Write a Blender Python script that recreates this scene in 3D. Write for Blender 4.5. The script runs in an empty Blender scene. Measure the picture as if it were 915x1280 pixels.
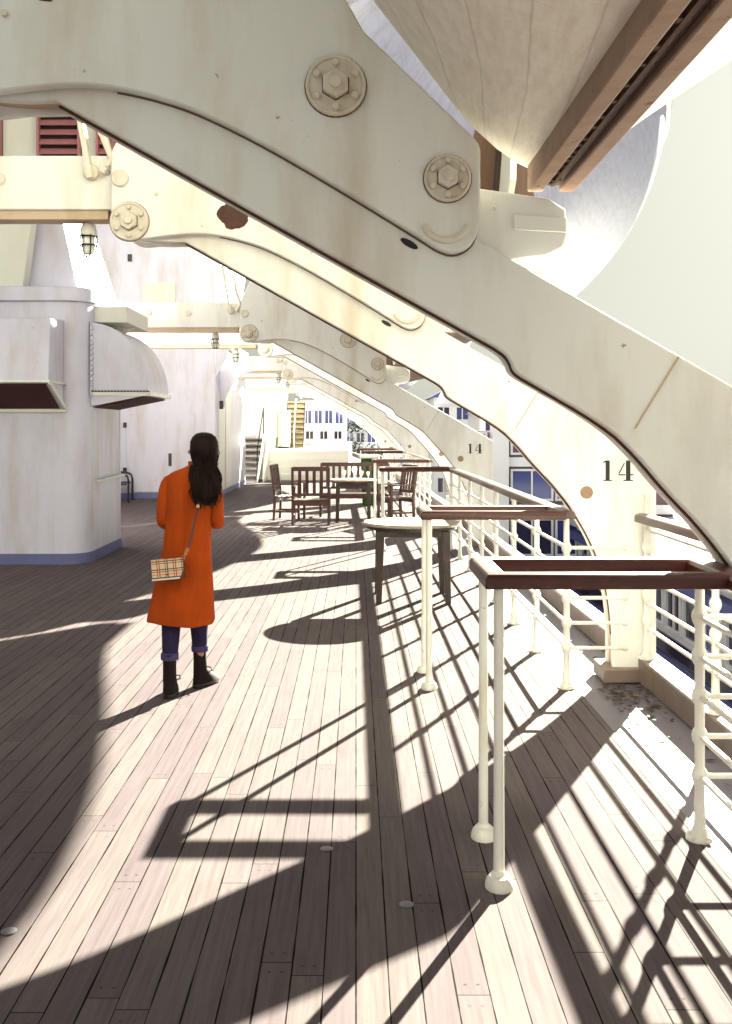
import bpy, bmesh, math, random
from mathutils import Vector, Matrix
random.seed(7)
PI = math.pi
SC = bpy.context.scene
COL = SC.collection

# ------------------------------------------------------------------ camera
cam = bpy.data.cameras.new('camera')
cam.sensor_width = 36; cam.sensor_fit = 'AUTO'
cam.lens = 36 * 1250 / 1280
cam.shift_x = 12.5 / 1280
cam.shift_y = -103 / 1280
cam.clip_start = 0.05; cam.clip_end = 8000
co = bpy.data.objects.new('camera', cam); COL.objects.link(co)
co.location = (0, 0, 1.65); co.rotation_euler = (PI / 2, 0, 0)
SC.camera = co

# ------------------------------------------------------------------ light
SUN = Vector((1.11, 2.23, 1.0)).normalized()      # direction towards the sun
elev = math.asin(SUN.z); azim = math.atan2(SUN.x, SUN.y)
w = bpy.data.worlds.new('World'); SC.world = w; w.use_nodes = True
wn = w.node_tree; wn.nodes.clear()
sky = wn.nodes.new('ShaderNodeTexSky'); sky.sky_type = 'NISHITA'; sky.sun_disc = False
sky.sun_elevation = elev; sky.sun_rotation = azim
sky.air_density = 1.0; sky.dust_density = 3.0; sky.ozone_density = 1.0
hs = wn.nodes.new('ShaderNodeHueSaturation'); hs.inputs['Saturation'].default_value = 0.12
gm = wn.nodes.new('ShaderNodeGamma'); gm.inputs['Gamma'].default_value = 0.3
tint = wn.nodes.new('ShaderNodeMix'); tint.data_type = 'RGBA'; tint.blend_type = 'MULTIPLY'
tint.inputs[0].default_value = 1.0; tint.inputs[7].default_value = (0.99, 1.0, 0.865, 1)
bg = wn.nodes.new('ShaderNodeBackground'); bg.inputs['Strength'].default_value = 0.0165
wo = wn.nodes.new('ShaderNodeOutputWorld')
wn.links.new(sky.outputs[0], hs.inputs['Color']); wn.links.new(hs.outputs[0], gm.inputs['Color'])
# unseen sky behind the camera is brightened as added fill for shaded faces
tcw = wn.nodes.new('ShaderNodeTexCoord'); spw = wn.nodes.new('ShaderNodeSeparateXYZ'); mrw = wn.nodes.new('ShaderNodeMapRange')
mrw.interpolation_type = 'SMOOTHSTEP'
for k_, v_ in zip((1, 2, 3, 4), (0.25, -0.6, 1.34, 4.0)): mrw.inputs[k_].default_value = v_
cl = wn.nodes.new('ShaderNodeVectorMath'); cl.operation = 'SCALE'
wn.links.new(tcw.outputs['Generated'], spw.inputs[0]); wn.links.new(spw.outputs[1], mrw.inputs[0])
wn.links.new(gm.outputs[0], tint.inputs[6]); wn.links.new(tint.outputs[2], cl.inputs[0]); wn.links.new(mrw.outputs[0], cl.inputs['Scale'])
wn.links.new(cl.outputs[0], bg.inputs['Color'])
wn.links.new(bg.outputs[0], wo.inputs['Surface'])
sl = bpy.data.lights.new('sun', 'SUN'); sl.energy = 5.0; sl.angle = math.radians(0.5); sl.color = (1.0, 0.99, 0.77)
so = bpy.data.objects.new('sun', sl); COL.objects.link(so)
so.rotation_euler = SUN.to_track_quat('Z', 'Y').to_euler(); so.location = (10, 20, 15)
SC.view_settings.view_transform = 'Standard'; SC.view_settings.look = 'None'
SC.view_settings.exposure = 3.68; SC.view_settings.gamma = 1.0
SC.view_settings.use_curve_mapping = False

# ------------------------------------------------------------------ materials
class G:
    """small helper round a material's node tree"""
    def __init__(s, name):
        s.m = bpy.data.materials.new(name); s.m.use_nodes = True
        s.t = s.m.node_tree; s.b = s.t.nodes['Principled BSDF']
    def n(s, typ, **kw):
        x = s.t.nodes.new(typ)
        for k, v in kw.items(): setattr(x, k, v)
        return x
    def put(s, sock, v):
        if isinstance(v, (int, float)): sock.default_value = v
        elif isinstance(v, tuple): sock.default_value = v if len(v) != 3 or sock.type == 'VECTOR' else (*v, 1)
        else: s.t.links.new(v, sock)
    def math(s, op, a, b=0.0, c=0.0):
        x = s.n('ShaderNodeMath', operation=op)
        s.put(x.inputs[0], a); s.put(x.inputs[1], b); s.put(x.inputs[2], c)
        return x.outputs[0]
    def mix(s, f, a, b, mode='MIX'):
        x = s.n('ShaderNodeMix', data_type='RGBA', blend_type=mode)
        s.put(x.inputs[0], f); s.put(x.inputs[6], a); s.put(x.inputs[7], b)
        return x.outputs[2]
    def coord(s, sx=1, sy=1, sz=1):
        tc = s.n('ShaderNodeTexCoord'); mp = s.n('ShaderNodeMapping')
        s.t.links.new(tc.outputs['Object'], mp.inputs['Vector'])
        mp.inputs['Scale'].default_value = (sx, sy, sz)
        return mp.outputs[0]
    def noise(s, vec, scale, detail=4, rough=0.55):
        x = s.n('ShaderNodeTexNoise'); s.put(x.inputs['Vector'], vec)
        x.inputs['Scale'].default_value = scale; x.inputs['Detail'].default_value = detail
        x.inputs['Roughness'].default_value = rough
        return x.outputs['Fac']
    def ramp(s, f, lo, hi):
        x = s.n('ShaderNodeMapRange'); s.put(x.inputs[0], f)
        x.inputs[1].default_value = lo; x.inputs[2].default_value = hi
        return x.outputs[0]
    def bump(s, h, strength, dist=0.01):
        x = s.n('ShaderNodeBump'); x.inputs['Strength'].default_value = strength
        x.inputs['Distance'].default_value = dist; s.put(x.inputs['Height'], h)
        s.put(s.b.inputs['Normal'], x.outputs[0])
    def set(s, col, rough=0.5, metal=0.0, spec=0.5, coat=0.0):
        s.put(s.b.inputs['Base Color'], col); s.put(s.b.inputs['Roughness'], rough)
        s.b.inputs['Metallic'].default_value = metal
        s.b.inputs['Specular IOR Level'].default_value = spec
        s.b.inputs['Coat Weight'].default_value = coat

def paint(name, col, grime=(0.35, 0.24, 0.13), amount=0.35, rust=0.0, rough=0.45, sx=1.0, sz=0.25, scale=3.0, bump=0.15):
    g = G(name)
    v = g.coord(sx, sx, sz)
    n1 = g.noise(v, scale, 6, 0.62)
    c = g.mix(g.math('MULTIPLY', g.ramp(n1, 0.46, 0.76), amount), col, tuple(a * b for a, b in zip(col, (0.72, 0.62, 0.50))))
    v2 = g.coord(1, 1, 1)
    n2 = g.noise(v2, 1.3, 5, 0.6)
    c = g.mix(g.math('MULTIPLY', g.ramp(n2, 0.5, 0.75), amount * 0.6), c, tuple(a * 0.86 for a in col))
    if rust > 0:
        n3 = g.noise(v2, 9.0, 8, 0.7)
        c = g.mix(g.math('MULTIPLY', g.ramp(n3, 0.70 - rust * 0.1, 0.74 - rust * 0.1), 0.85), c, (0.13, 0.045, 0.02))
    g.set(c, rough)
    g.bump(g.noise(v2, 22.0, 4, 0.6), bump, 0.006)
    return g.m

def plain(name, col, rough=0.5, metal=0.0, var=0.12, scale=8.0, spec=0.5, coat=0.0, bump=0.0):
    g = G(name)
    n = g.noise(g.coord(), scale, 4)
    c = g.mix(n, tuple(min(1, a * (1 + var)) for a in col), tuple(a * (1 - var) for a in col))
    g.set(c, rough, metal, spec, coat)
    if bump: g.bump(g.noise(g.coord(), scale * 6, 3), bump, 0.004)
    return g.m

def wood(name, col, rough=0.35, coat=0.3, axis='y', dark=0.45, spec=0.5):
    g = G(name)
    sc = {'x': (1.5, 28, 28), 'y': (28, 1.5, 28), 'z': (28, 28, 1.5)}[axis]
    n = g.noise(g.coord(*sc), 1.6, 5, 0.6)
    n2 = g.noise(g.coord(), 5, 3)
    c = g.mix(g.ramp(n, 0.3, 0.7), col, tuple(a * dark for a in col))
    c = g.mix(g.math('MULTIPLY', g.ramp(n2, 0.58, 0.75), 0.5), c, tuple(min(1, a * 2.0 + 0.01) for a in col))
    g.set(c, rough, 0, spec, coat)
    g.bump(n, 0.12, 0.004)
    return g.m

def teak_deck():
    g = G('teak_deck')
    tc = g.n('ShaderNodeTexCoord'); sp = g.n('ShaderNodeSeparateXYZ')
    g.t.links.new(tc.outputs['Object'], sp.inputs[0])
    X, Y = sp.outputs[0], sp.outputs[1]
    W = 0.098
    cx = g.math('DIVIDE', g.math('ADD', X, 40.0 * W), W)
    colm = g.math('FLOOR', cx); fx = g.math('FRACT', cx)
    wn1 = g.n('ShaderNodeTexWhiteNoise', noise_dimensions='1D'); g.put(wn1.inputs['W'], colm)
    L = 1.9
    yy = g.math('DIVIDE', g.math('ADD', Y, g.math('MULTIPLY', wn1.outputs['Value'], 7.3)), L)
    row = g.math('FLOOR', yy); fy = g.math('FRACT', yy)
    wn2 = g.n('ShaderNodeTexWhiteNoise', noise_dimensions='2D')
    cv = g.n('ShaderNodeCombineXYZ'); g.put(cv.inputs[0], colm); g.put(cv.inputs[1], row)
    g.put(wn2.inputs['Vector'], cv.outputs[0])
    rnd = wn2.outputs['Value']
    # distance from a seam along x and from a butt joint along y, metres
    dx = g.math('MULTIPLY', g.math('SUBTRACT', 0.5, g.math('ABSOLUTE', g.math('SUBTRACT', fx, 0.5))), W)
    dy = g.math('MULTIPLY', g.math('SUBTRACT', 0.5, g.math('ABSOLUTE', g.math('SUBTRACT', fy, 0.5))), L)
    wob = g.noise(g.coord(6, 1.2, 1), 3.0, 3)
    sw = g.math('ADD', 0.0012, g.math('MULTIPLY', g.ramp(wob, 0.35, 0.72), 0.0030))
    seam = g.math('MAXIMUM', g.math('LESS_THAN', dx, sw), g.math('LESS_THAN', dy, 0.0018))
    # grain
    off = g.n('ShaderNodeCombineXYZ'); g.put(off.inputs[0], g.math('ADD', g.math('MULTIPLY', X, 60.0), g.math('MULTIPLY', rnd, 40.0)))
    g.put(off.inputs[1], g.math('MULTIPLY', Y, 2.2)); 
    gr = g.noise(off.outputs[0], 1.0, 5, 0.65)
    big = g.noise(g.coord(), 0.9, 5, 0.6)
    c = g.mix(rnd, (0.138, 0.117, 0.117), (0.112, 0.089, 0.101))
    c = g.mix(g.math('MULTIPLY', g.ramp(gr, 0.38, 0.75), 0.5), c, (0.054, 0.037, 0.045))
    c = g.mix(g.math('MULTIPLY', g.ramp(big, 0.5, 0.78), 0.30), c, (0.086, 0.068, 0.076))
    mid = g.noise(g.coord(3.0, 0.7, 1), 2.6, 6, 0.65)
    c = g.mix(g.math('MULTIPLY', g.ramp(mid, 0.54, 0.74), 0.28), c, (0.066, 0.046, 0.055))
    # nail plugs: two per plank end
    ny = g.math('ABSOLUTE', g.math('SUBTRACT', dy, 0.055)); nx = g.math('ABSOLUTE', g.math('SUBTRACT', dx, 0.030))
    plug = g.math('LESS_THAN', g.math('SQRT', g.math('ADD', g.math('MULTIPLY', nx, nx), g.math('MULTIPLY', ny, ny))), 0.006)
    c = g.mix(g.math('MULTIPLY', plug, g.math('MULTIPLY', rnd, 0.6)), c, (0.03, 0.02, 0.02))
    # chips and stains
    st = g.noise(g.coord(9, 3, 1), 2.2, 6, 0.7)
    c = g.mix(g.math('MULTIPLY', g.ramp(st, 0.71, 0.74), 0.55), c, (0.022, 0.014, 0.014))
    c = g.mix(seam, c, (0.007, 0.005, 0.005))
    g.set(c, 0.8, 0, 0.02)
    h = g.math('SUBTRACT', g.math('MULTIPLY', gr, 0.35), g.math('MULTIPLY', seam, 1.0))
    g.bump(h, 0.35, 0.004)
    return g.m

def plaid():
    g = G('bag_plaid')
    tc = g.n('ShaderNodeTexCoord'); sp = g.n('ShaderNodeSeparateXYZ')
    g.t.links.new(tc.outputs['Object'], sp.inputs[0])
    def lines(s, period, ofs, width):
        f = g.math('FRACT', g.math('DIVIDE', g.math('ADD', s, ofs + 10.0), period))
        return g.math('LESS_THAN', f, width / period)
    X, Z = sp.outputs[0], sp.outputs[2]
    blk = g.math('MAXIMUM', lines(X, 0.05, 0.0, 0.006), lines(Z, 0.05, 0.0, 0.006))
    blk = g.math('MAXIMUM', blk, g.math('MAXIMUM', lines(X, 0.05, 0.012, 0.004), lines(Z, 0.05, 0.012, 0.004)))
    red = g.math('MAXIMUM', lines(X, 0.1, 0.05, 0.004), lines(Z, 0.1, 0.03, 0.004))
    c = g.mix(blk, (0.62, 0.43, 0.28), (0.03, 0.02, 0.02))
    c = g.mix(red, c, (0.5, 0.05, 0.03))
    g.set(c, 0.5)
    return g.m

def woven(name, col, rough=0.85, scale=260.0):
    g = G(name)
    n = g.noise(g.coord(1, 1, 0.6), 7.0, 5, 0.6)
    c = g.mix(g.ramp(n, 0.35, 0.75), col, tuple(a * 0.72 for a in col))
    g.set(c, rough, 0, 0.2)
    fo = g.noise(g.coord(1.0, 1.0, 0.35), 9.0, 3, 0.5)
    g.bump(g.math('ADD', g.math('MULTIPLY', g.noise(g.coord(), scale, 2), 0.06), fo), 0.55, 0.03)
    return g.m

def hair_mat():
    g = G('dark_hair')
    n = g.noise(g.coord(45, 45, 3), 2.0, 4)
    g.set(g.mix(n, (0.006, 0.0025, 0.002), (0.016, 0.006, 0.004)), 0.6, 0, 0.12)
    g.bump(n, 0.5, 0.006)
    return g.m

def hull_paint(name, top, bottom=None, grime=0.7):
    g = G(name)
    at = g.n('ShaderNodeAttribute', attribute_name='strake'); S = at.outputs['Fac']
    st = g.n('ShaderNodeAttribute', attribute_name='station'); T = st.outputs['Fac']
    row = g.math('FLOOR', g.math('MULTIPLY', S, 13.0)); fr = g.math('FRACT', g.math('MULTIPLY', S, 13.0))
    seam = g.math('LESS_THAN', fr, 0.045)
    cv = g.n('ShaderNodeCombineXYZ'); g.put(cv.inputs[0], g.math('MULTIPLY', T, 2.5)); g.put(cv.inputs[1], g.math('MULTIPLY', S, 22.0))
    n1 = g.noise(cv.outputs[0], 2.6, 7, 0.66)
    cv2 = g.n('ShaderNodeCombineXYZ'); g.put(cv2.inputs[0], g.math('MULTIPLY', T, 40.0)); g.put(cv2.inputs[1], g.math('MULTIPLY', S, 3.0))
    n2 = g.noise(cv2.outputs[0], 1.6, 6, 0.6)
    c = g.mix(g.math('MULTIPLY', g.ramp(n1, 0.42, 0.72), grime), top, tuple(a * b for a, b in zip(top, (0.66, 0.56, 0.46))))
    c = g.mix(g.math('MULTIPLY', g.ramp(n2, 0.52, 0.75), grime * 0.6), c, tuple(a * b for a, b in zip(top, (0.62, 0.54, 0.48))))
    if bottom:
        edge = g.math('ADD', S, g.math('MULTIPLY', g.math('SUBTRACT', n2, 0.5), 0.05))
        shade_brown = g.mix(n1, bottom, tuple(a * 0.45 for a in bottom))
        c = g.mix(g.math('LESS_THAN', edge, 0.30), c, shade_brown)  # brown low on the hull: shade of the underside put into the colour
    c = g.mix(g.math('MULTIPLY', seam, 0.25), c, (0.20, 0.15, 0.12))
    g.set(c, 0.5)
    g.bump(g.math('SUBTRACT', g.math('MULTIPLY', n1, 0.5), seam), 0.35, 0.01)
    return g.m

def harbour_water():
    g = G('harbour_water')
    g.set((0.03, 0.055, 0.075), 0.12)
    g.bump(g.noise(g.coord(), 0.6, 6, 0.6), 0.4, 0.3)
    return g.m

M = {
    'davit': paint('cream_davit_paint', (0.74, 0.73, 0.70), amount=0.9, rust=0.32),
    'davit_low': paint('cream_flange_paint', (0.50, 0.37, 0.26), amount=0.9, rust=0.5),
    'bolt': paint('cream_bolt_paint', (0.66, 0.60, 0.51), amount=0.8, rust=0.35, scale=16),
    'rust': plain('flaked_rust', (0.075, 0.032, 0.022), 0.9, 0, 0.5, 40, bump=0.5),
    'bead': plain('rust_outline', (0.15, 0.085, 0.055), 0.9, 0, 0.6, 25),
    'hull': hull_paint('cream_boat_hull', (0.80, 0.745, 0.66), None, 0.5),
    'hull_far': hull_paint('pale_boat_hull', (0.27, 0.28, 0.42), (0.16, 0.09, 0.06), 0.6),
    'keel': paint('rusty_keel', (0.31, 0.20, 0.145), amount=0.9, rust=0.9, rough=0.8, sx=2, sz=2, scale=5, bump=0.5),
    'keel_iron': paint('keel_iron', (0.045, 0.022, 0.016), amount=0.9, rust=0.6, rough=0.7, sx=2, sz=2, scale=6),
    'canvas': woven('boat_cover_canvas', (0.70, 0.66, 0.55)),
    'rope': woven('manila_rope', (0.16, 0.11, 0.09)),
    'wire': plain('dark_wire_rope', (0.05, 0.045, 0.045), 0.5, 0.6),
    'house': paint('lavender_white_paint', (0.56, 0.54, 0.66), amount=0.8, rust=0.22),
    'house_warm': paint('cream_white_paint', (0.60, 0.585, 0.53), amount=0.3, rust=0.03),
    'trim': paint('white_trim_paint', (0.66, 0.65, 0.61), amount=0.35, rust=0.08),
    'rail': paint('white_rail_paint', (0.74, 0.72, 0.68), amount=0.75, rust=0.5, scale=9),
    'skirt': paint('blue_skirting_paint', (0.11, 0.12, 0.27), amount=0.4, rust=0.02),
    'hood_in': plain('oxide_red_inside', (0.050, 0.006, 0.004), 0.8),
    'teak': teak_deck(),
    'mahogany': wood('varnished_mahogany', (0.062, 0.008, 0.005), 0.42, 0.08, 'x', spec=0.3),
    'mahogany_y': wood('varnished_mahogany_long', (0.070, 0.010, 0.006), 0.36, 0.2, 'y', spec=0.4),
    'chair_wood': wood('dark_red_chair_wood', (0.055, 0.012, 0.008), 0.45, 0.1, 'z'),
    'table_leg': wood('dark_brown_table_wood', (0.028, 0.012, 0.008), 0.5, 0.1, 'z'),
    'table_top': wood('worn_table_top', (0.36, 0.30, 0.22), 0.45, 0.1, 'y', 0.75),
    'waterway': paint('grey_waterway_paint', (0.13, 0.115, 0.15), amount=0.6, rust=0.35, rough=0.5, scale=2, sz=1),
    'kerb': paint('brown_kerb_steel', (0.17, 0.125, 0.105), amount=0.9, rust=0.6, scale=6),
    'leaf': plain('dead_leaf', (0.045, 0.02, 0.013), 0.8, 0, 0.5, 30),
    'black': plain('black_number_paint', (0.008, 0.008, 0.009), 0.6),
    'dark': plain('black_enamel', (0.012, 0.010, 0.010), 0.4),
    'glass': plain('lamp_glass', (0.75, 0.74, 0.68), 0.12),
    'brass': plain('old_brass', (0.30, 0.20, 0.10), 0.45, 0.8),
    'louvre': plain('oxide_louvre_paint', (0.33, 0.12, 0.13), 0.6, 0, 0.2),
    'louvre_in': plain('louvre_gap_shade', (0.012, 0.004, 0.004), 0.9),
    'step': wood('tan_stair_boards', (0.34, 0.27, 0.19), 0.6, 0, 'x', 0.7),
    'step_grey': wood('grey_stair_boards', (0.16, 0.12, 0.10), 0.6, 0, 'x', 0.6),
    'coat': woven('orange_wool_coat', (0.37, 0.050, 0.001)),
    'jeans': woven('indigo_denim', (0.022, 0.014, 0.050)),
    'cuff': woven('faded_denim_cuff', (0.06, 0.045, 0.13)),
    'boot': plain('dark_boot_leather', (0.008, 0.003, 0.003), 0.75, spec=0.2),
    'skin': plain('skin', (0.42, 0.19, 0.11), 0.5, 0, 0.05),
    'hair': hair_mat(),
    'plaid': plaid(),
    'strap': plain('brown_strap_leather', (0.06, 0.018, 0.008), 0.5),
    'gold': plain('gold_link', (0.75, 0.55, 0.28), 0.25, 1.0),
    'water': harbour_water(),
    'quay': plain('quay_concrete', (0.13, 0.12, 0.13), 0.9, 0, 0.25, 0.6),
    'asphalt': plain('quay_asphalt', (0.06, 0.06, 0.065), 0.9, 0, 0.25, 1.5),
    'bwall': paint('quay_building_paint', (0.70, 0.70, 0.76), amount=0.3, scale=0.8),
    'bblue': plain('blue_trim_paint', (0.07, 0.08, 0.26), 0.5),
    'pane': plain('dark_window_glass', (0.022, 0.016, 0.055), 0.08, 0, 0.3, 0.7),
    'pane_blue': plain('blue_window_glass', (0.04, 0.05, 0.22), 0.08, 0, 0.4, 0.9),
    'bronze': plain('bronze_cladding', (0.10, 0.05, 0.075), 0.4, 0, 0.2, 0.5),
    'roof': plain('pale_roof_sheet', (0.45, 0.44, 0.50), 0.6, 0, 0.2, 1.0),
    'green': woven('green_canvas', (0.018, 0.065, 0.010)),
    'bark': plain('bark', (0.07, 0.05, 0.035), 0.9, 0, 0.4, 6),
    'foliage': plain('foliage', (0.035, 0.055, 0.022), 0.7, 0, 0.6, 0.6),
    'hullside': paint('black_ship_plating', (0.03, 0.03, 0.035), amount=0.4, rust=0.2),
    'steel_blue': plain('chair_steel', (0.03, 0.02, 0.035), 0.4, 0.4),
}

# ------------------------------------------------------------------ mesh helpers
class MB:
    def __init__(s): s.v = []; s.f = []
    def add(s, vs, fs):
        o = len(s.v); s.v += [tuple(v) for v in vs]; s.f += [tuple(i + o for i in f) for f in fs]; return s
    def box(s, x0, x1, y0, y1, z0, z1):
        vs = [(x, y, z) for z in (z0, z1) for y in (y0, y1) for x in (x0, x1)]
        return s.add(vs, [(0, 2, 3, 1), (4, 5, 7, 6), (0, 1, 5, 4), (2, 6, 7, 3), (0, 4, 6, 2), (1, 3, 7, 5)])
    def loft(s, rings, cap=True, closed=False):
        n = len(rings[0]); vs = [p for r in rings for p in r]; fs = []
        R = len(rings)
        for i in range(R if closed else R - 1):
            j = (i + 1) % R
            for k in range(n):
                l = (k + 1) % n
                fs.append((i * n + k, i * n + l, j * n + l, j * n + k))
        if cap and not closed:
            fs.append(tuple(range(n - 1, -1, -1))); fs.append(tuple((R - 1) * n + k for k in range(n)))
        return s.add(vs, fs)
    def tube(s, pts, r, n=8, cap=True):
        pts = [Vector(p) for p in pts]
        rs = r if isinstance(r, (list, tuple)) else [r] * len(pts)
        rings = []; up = None
        for i, p in enumerate(pts):
            t = (pts[min(i + 1, len(pts) - 1)] - pts[max(i - 1, 0)]).normalized()
            if up is None:
                up = Vector((0, 0, 1)) if abs(t.z) < 0.9 else Vector((1, 0, 0))
            a = t.cross(up).normalized(); b = a.cross(t).normalized(); up = b
            rings.append([p + rs[i] * (math.cos(2 * PI * k / n) * a + math.sin(2 * PI * k / n) * b) for k in range(n)])
        return s.loft(rings, cap)
    def lathe(s, prof, c=(0, 0, 0), axis='z', n=20):
        rings = []
        for (r, h) in prof:
            ring = []
            for k in range(n):
                a = 2 * PI * k / n; p, q = r * math.cos(a), r * math.sin(a)
                ring.append({'z': (c[0] + p, c[1] + q, c[2] + h), 'y': (c[0] + p, c[1] + h, c[2] + q), 'x': (c[0] + h, c[1] + p, c[2] + q)}[axis])
            rings.append(ring)
        return s.loft(rings)
    def sphere(s, c, r, n=10, m=6):
        prof = [(max(1e-4, r * math.sin(PI * i / m)), -r * math.cos(PI * i / m)) for i in range(m + 1)]
        return s.lathe(prof, c, 'z', n)
    def prism(s, poly, d0, d1, plane='xz'):
        """polygon extruded along the third axis"""
        def P(a, b, d): return {'xz': (a, d, b), 'yz': (d, a, b), 'xy': (a, b, d)}[plane]
        n = len(poly)
        vs = [P(a, b, d0) for a, b in poly] + [P(a, b, d1) for a, b in poly]
        fs = [tuple(range(n)), tuple(range(2 * n - 1, n - 1, -1))]
        fs += [(k, n + k, n + (k + 1) % n, (k + 1) % n) for k in range(n)]
        return s.add(vs, fs)
    def bar(s, p, q, wd, th):
        p, q = Vector(p), Vector(q); t = (q - p).normalized()
        up = Vector((0, 0, 1)) if abs(t.z) < 0.9 else Vector((0, 1, 0))
        a = t.cross(up).normalized() * wd / 2; b = a.cross(t).normalized() * th / 2
        return s.loft([[c - a - b, c + a - b, c + a + b, c - a + b] for c in (p, q)])
    def build(s, name, mat, parent=None, loc=(0, 0, 0), bevel=0.0, smooth=True, seg=2, weld=False, ang=35):
        me = bpy.data.meshes.new(name); me.from_pydata(s.v, [], s.f)
        bm = bmesh.new(); bm.from_mesh(me)
        if weld: bmesh.ops.remove_doubles(bm, verts=bm.verts, dist=1e-5)
        bmesh.ops.recalc_face_normals(bm, faces=bm.faces); bm.to_mesh(me); bm.free()
        mats = mat if isinstance(mat, (list, tuple)) else [mat]
        for m in mats: me.materials.append(m)
        if smooth:
            me.polygons.foreach_set('use_smooth', [True] * len(me.polygons))
            me.set_sharp_from_angle(angle=math.radians(ang))
        o = bpy.data.objects.new(name, me); COL.objects.link(o); o.location = loc
        if parent: o.parent = parent
        if bevel:
            b = o.modifiers.new('bevel', 'BEVEL'); b.width = bevel; b.segments = seg
            b.limit_method = 'ANGLE'; b.angle_limit = math.radians(40); b.harden_normals = False
        return o

def tag(o, label, cat, group=None):
    o['label'] = label; o['category'] = cat
    if group: o['group'] = group
    return o
def struct(o): o['kind'] = 'structure'; return o
def thing(name, label, cat, loc=(0, 0, 0), rz=0.0, group=None):
    o = bpy.data.objects.new(name, None); COL.objects.link(o); o.empty_display_size = 0.2
    o.location = loc; o.rotation_euler = (0, 0, rz)
    return tag(o, label, cat, group)
def dup(root, loc, rz=None, label=None):
    def cp(o, par):
        c = o.copy(); COL.objects.link(c)
        if par: c.parent = par
        for ch in list(o.children): cp(ch, c)
        return c
    r = cp(root, None); r.location = loc
    if rz is not None: r.rotation_euler = (0, 0, rz)
    if label: r['label'] = label
    return r
def bend(y): return -0.0006 * max(0.0, y - 6.6) ** 2      # the deck edge draws in towards the end of the ship
def lerp(a, b, t): return a + (b - a) * t
def arc(cx, cz, r, a0, a1, n): return [(cx + r * math.cos(math.radians(lerp(a0, a1, i / n))), cz + r * math.sin(math.radians(lerp(a0, a1, i / n)))) for i in range(n + 1)]

# ------------------------------------------------------------------ setting
b = MB(); b.add([(-4000, -4000, -19), (4000, -4000, -19), (4000, 4000, -19), (-4000, 4000, -19)], [(0, 1, 2, 3)])
struct(b.build('harbour_water', M['water']))
ys = [-6 + 2 * i for i in range(0, 46)]
b = MB(); b.prism([(-9, -6)] + [(1.41 + bend(y), y) for y in ys] + [(-9, ys[-1])], -0.10, 0.0, 'xy')
struct(b.build('deck', M['teak'], smooth=False))
b = MB(); b.prism([(1.412 + bend(y), y) for y in ys] + [(1.98 + bend(y), y) for y in reversed(ys)], -0.12, -0.018, 'xy')
struct(b.build('waterway', M['waterway'], smooth=False))
b = MB(); b.prism([(1.86 + bend(y), y) for y in ys] + [(2.02 + bend(y), y) for y in reversed(ys)], -0.016, 0.15, 'xy')
struct(b.build('kerb', M['kerb'], bevel=0.012))
b = MB(); b.prism([(-9, -6)] + [(2.0 + bend(y), y) for y in ys] + [(-9, ys[-1])], -18.9, -0.124, 'xy')
tag(b.build('ship_hull', M['hullside'], smooth=False), 'tall plated side of the ship below the deck edge', 'ship')
b = MB(); b.box(4.2, 120, -60, 900, -18.9, -15.0); struct(b.build('quay', M['quay'], smooth=False))
b = MB(); b.box(-120, 4.15, 90, 900, -18.9, -15.02); struct(b.build('quay', M['quay'], smooth=False))
b = MB(); b.box(14.0, 21.0, -60, 700, -14.99, -14.94); struct(b.build('road', M['asphalt'], smooth=False))

# ------------------------------------------------------------------ davits
UP = lambda x: 2.36 - 0.573 * (x - 0.464)            # upper edge of the sloping track
track_poly = [(-6.0, 3.10), (-1.62, 3.10), (-1.55, 2.99), (-1.44, 2.905), (-1.28, 2.885), (-1.13, 2.888),
    (0.525, 1.962), (0.565, 1.935), (0.585, 1.905), (0.595, 1.872), (0.625, 1.850), (0.94, 1.668), (1.06, 1.555),
    (1.172, 1.42), (1.325, 1.262), (1.475, 1.055), (1.57, 0.875), (1.635, 0.70), (1.675, 0.50), (1.69, 0.30), (1.69, -0.01),
    (1.98, -0.01), (1.98, UP(1.98) - 0.03), (1.955, UP(1.955)), (-1.42, UP(-1.42)), (-1.46, 3.456), (-6.0, 3.456)]
plate_poly = [(-1.60, 3.46), (-1.60, 3.08), (-1.585, 3.01), (-1.55, 2.95), (-1.49, 2.905), (-1.42, 2.89), (-1.25, 2.915), (-1.04, 2.934),
    (-0.88, 2.92), (-0.656, 2.862), (-0.488, 2.787), (-0.278, 2.677), (0.045, 2.484), (0.2545, 2.354), (0.31, 2.318), (0.362, 2.303),
    (0.415, 2.322), (0.447, 2.362), (0.460, 2.42), (0.461, 2.686), (0.455, 2.71), (0.44, 2.729), (0.03, 3.125), (-0.045, 3.258),
    (-0.15, 3.46), (-0.27, 3.75), (-0.42, 4.20), (-0.45, 4.6), (-0.38, 5.0), (-0.2, 5.35), (0.1, 5.58), (0.72, 5.72), (0.80, 5.80), (0.80, 5.98),
    (0.72, 6.05), (0.0, 5.98), (-0.5, 5.7), (-0.9, 5.2), (-1.15, 4.6), (-1.32, 4.1), (-1.46, 3.75)]
def rounded(poly, i0, i1, n=2):
    """corner cutting on the run of points i0..i1, ends kept"""
    run = poly[i0:i1 + 1]
    for _ in range(n):
        out = [run[0]]
        for p, q in zip(run, run[1:]):
            out += [(lerp(p[0], q[0], .25), lerp(p[1], q[1], .25)), (lerp(p[0], q[0], .75), lerp(p[1], q[1], .75))]
        run = out + [run[-1]]
    return poly[:i0] + run + poly[i1 + 1:]
plate_poly = rounded(plate_poly, plate_poly.index((-0.045, 3.258)), len(plate_poly) - 1)
plate_poly = rounded(plate_poly, 1, plate_poly.index((0.460, 2.42)))
k0 = track_poly.index((0.625, 1.850)); k1 = track_poly.index((1.69, 0.30))
track_poly = rounded(track_poly, k0, k1)
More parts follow.
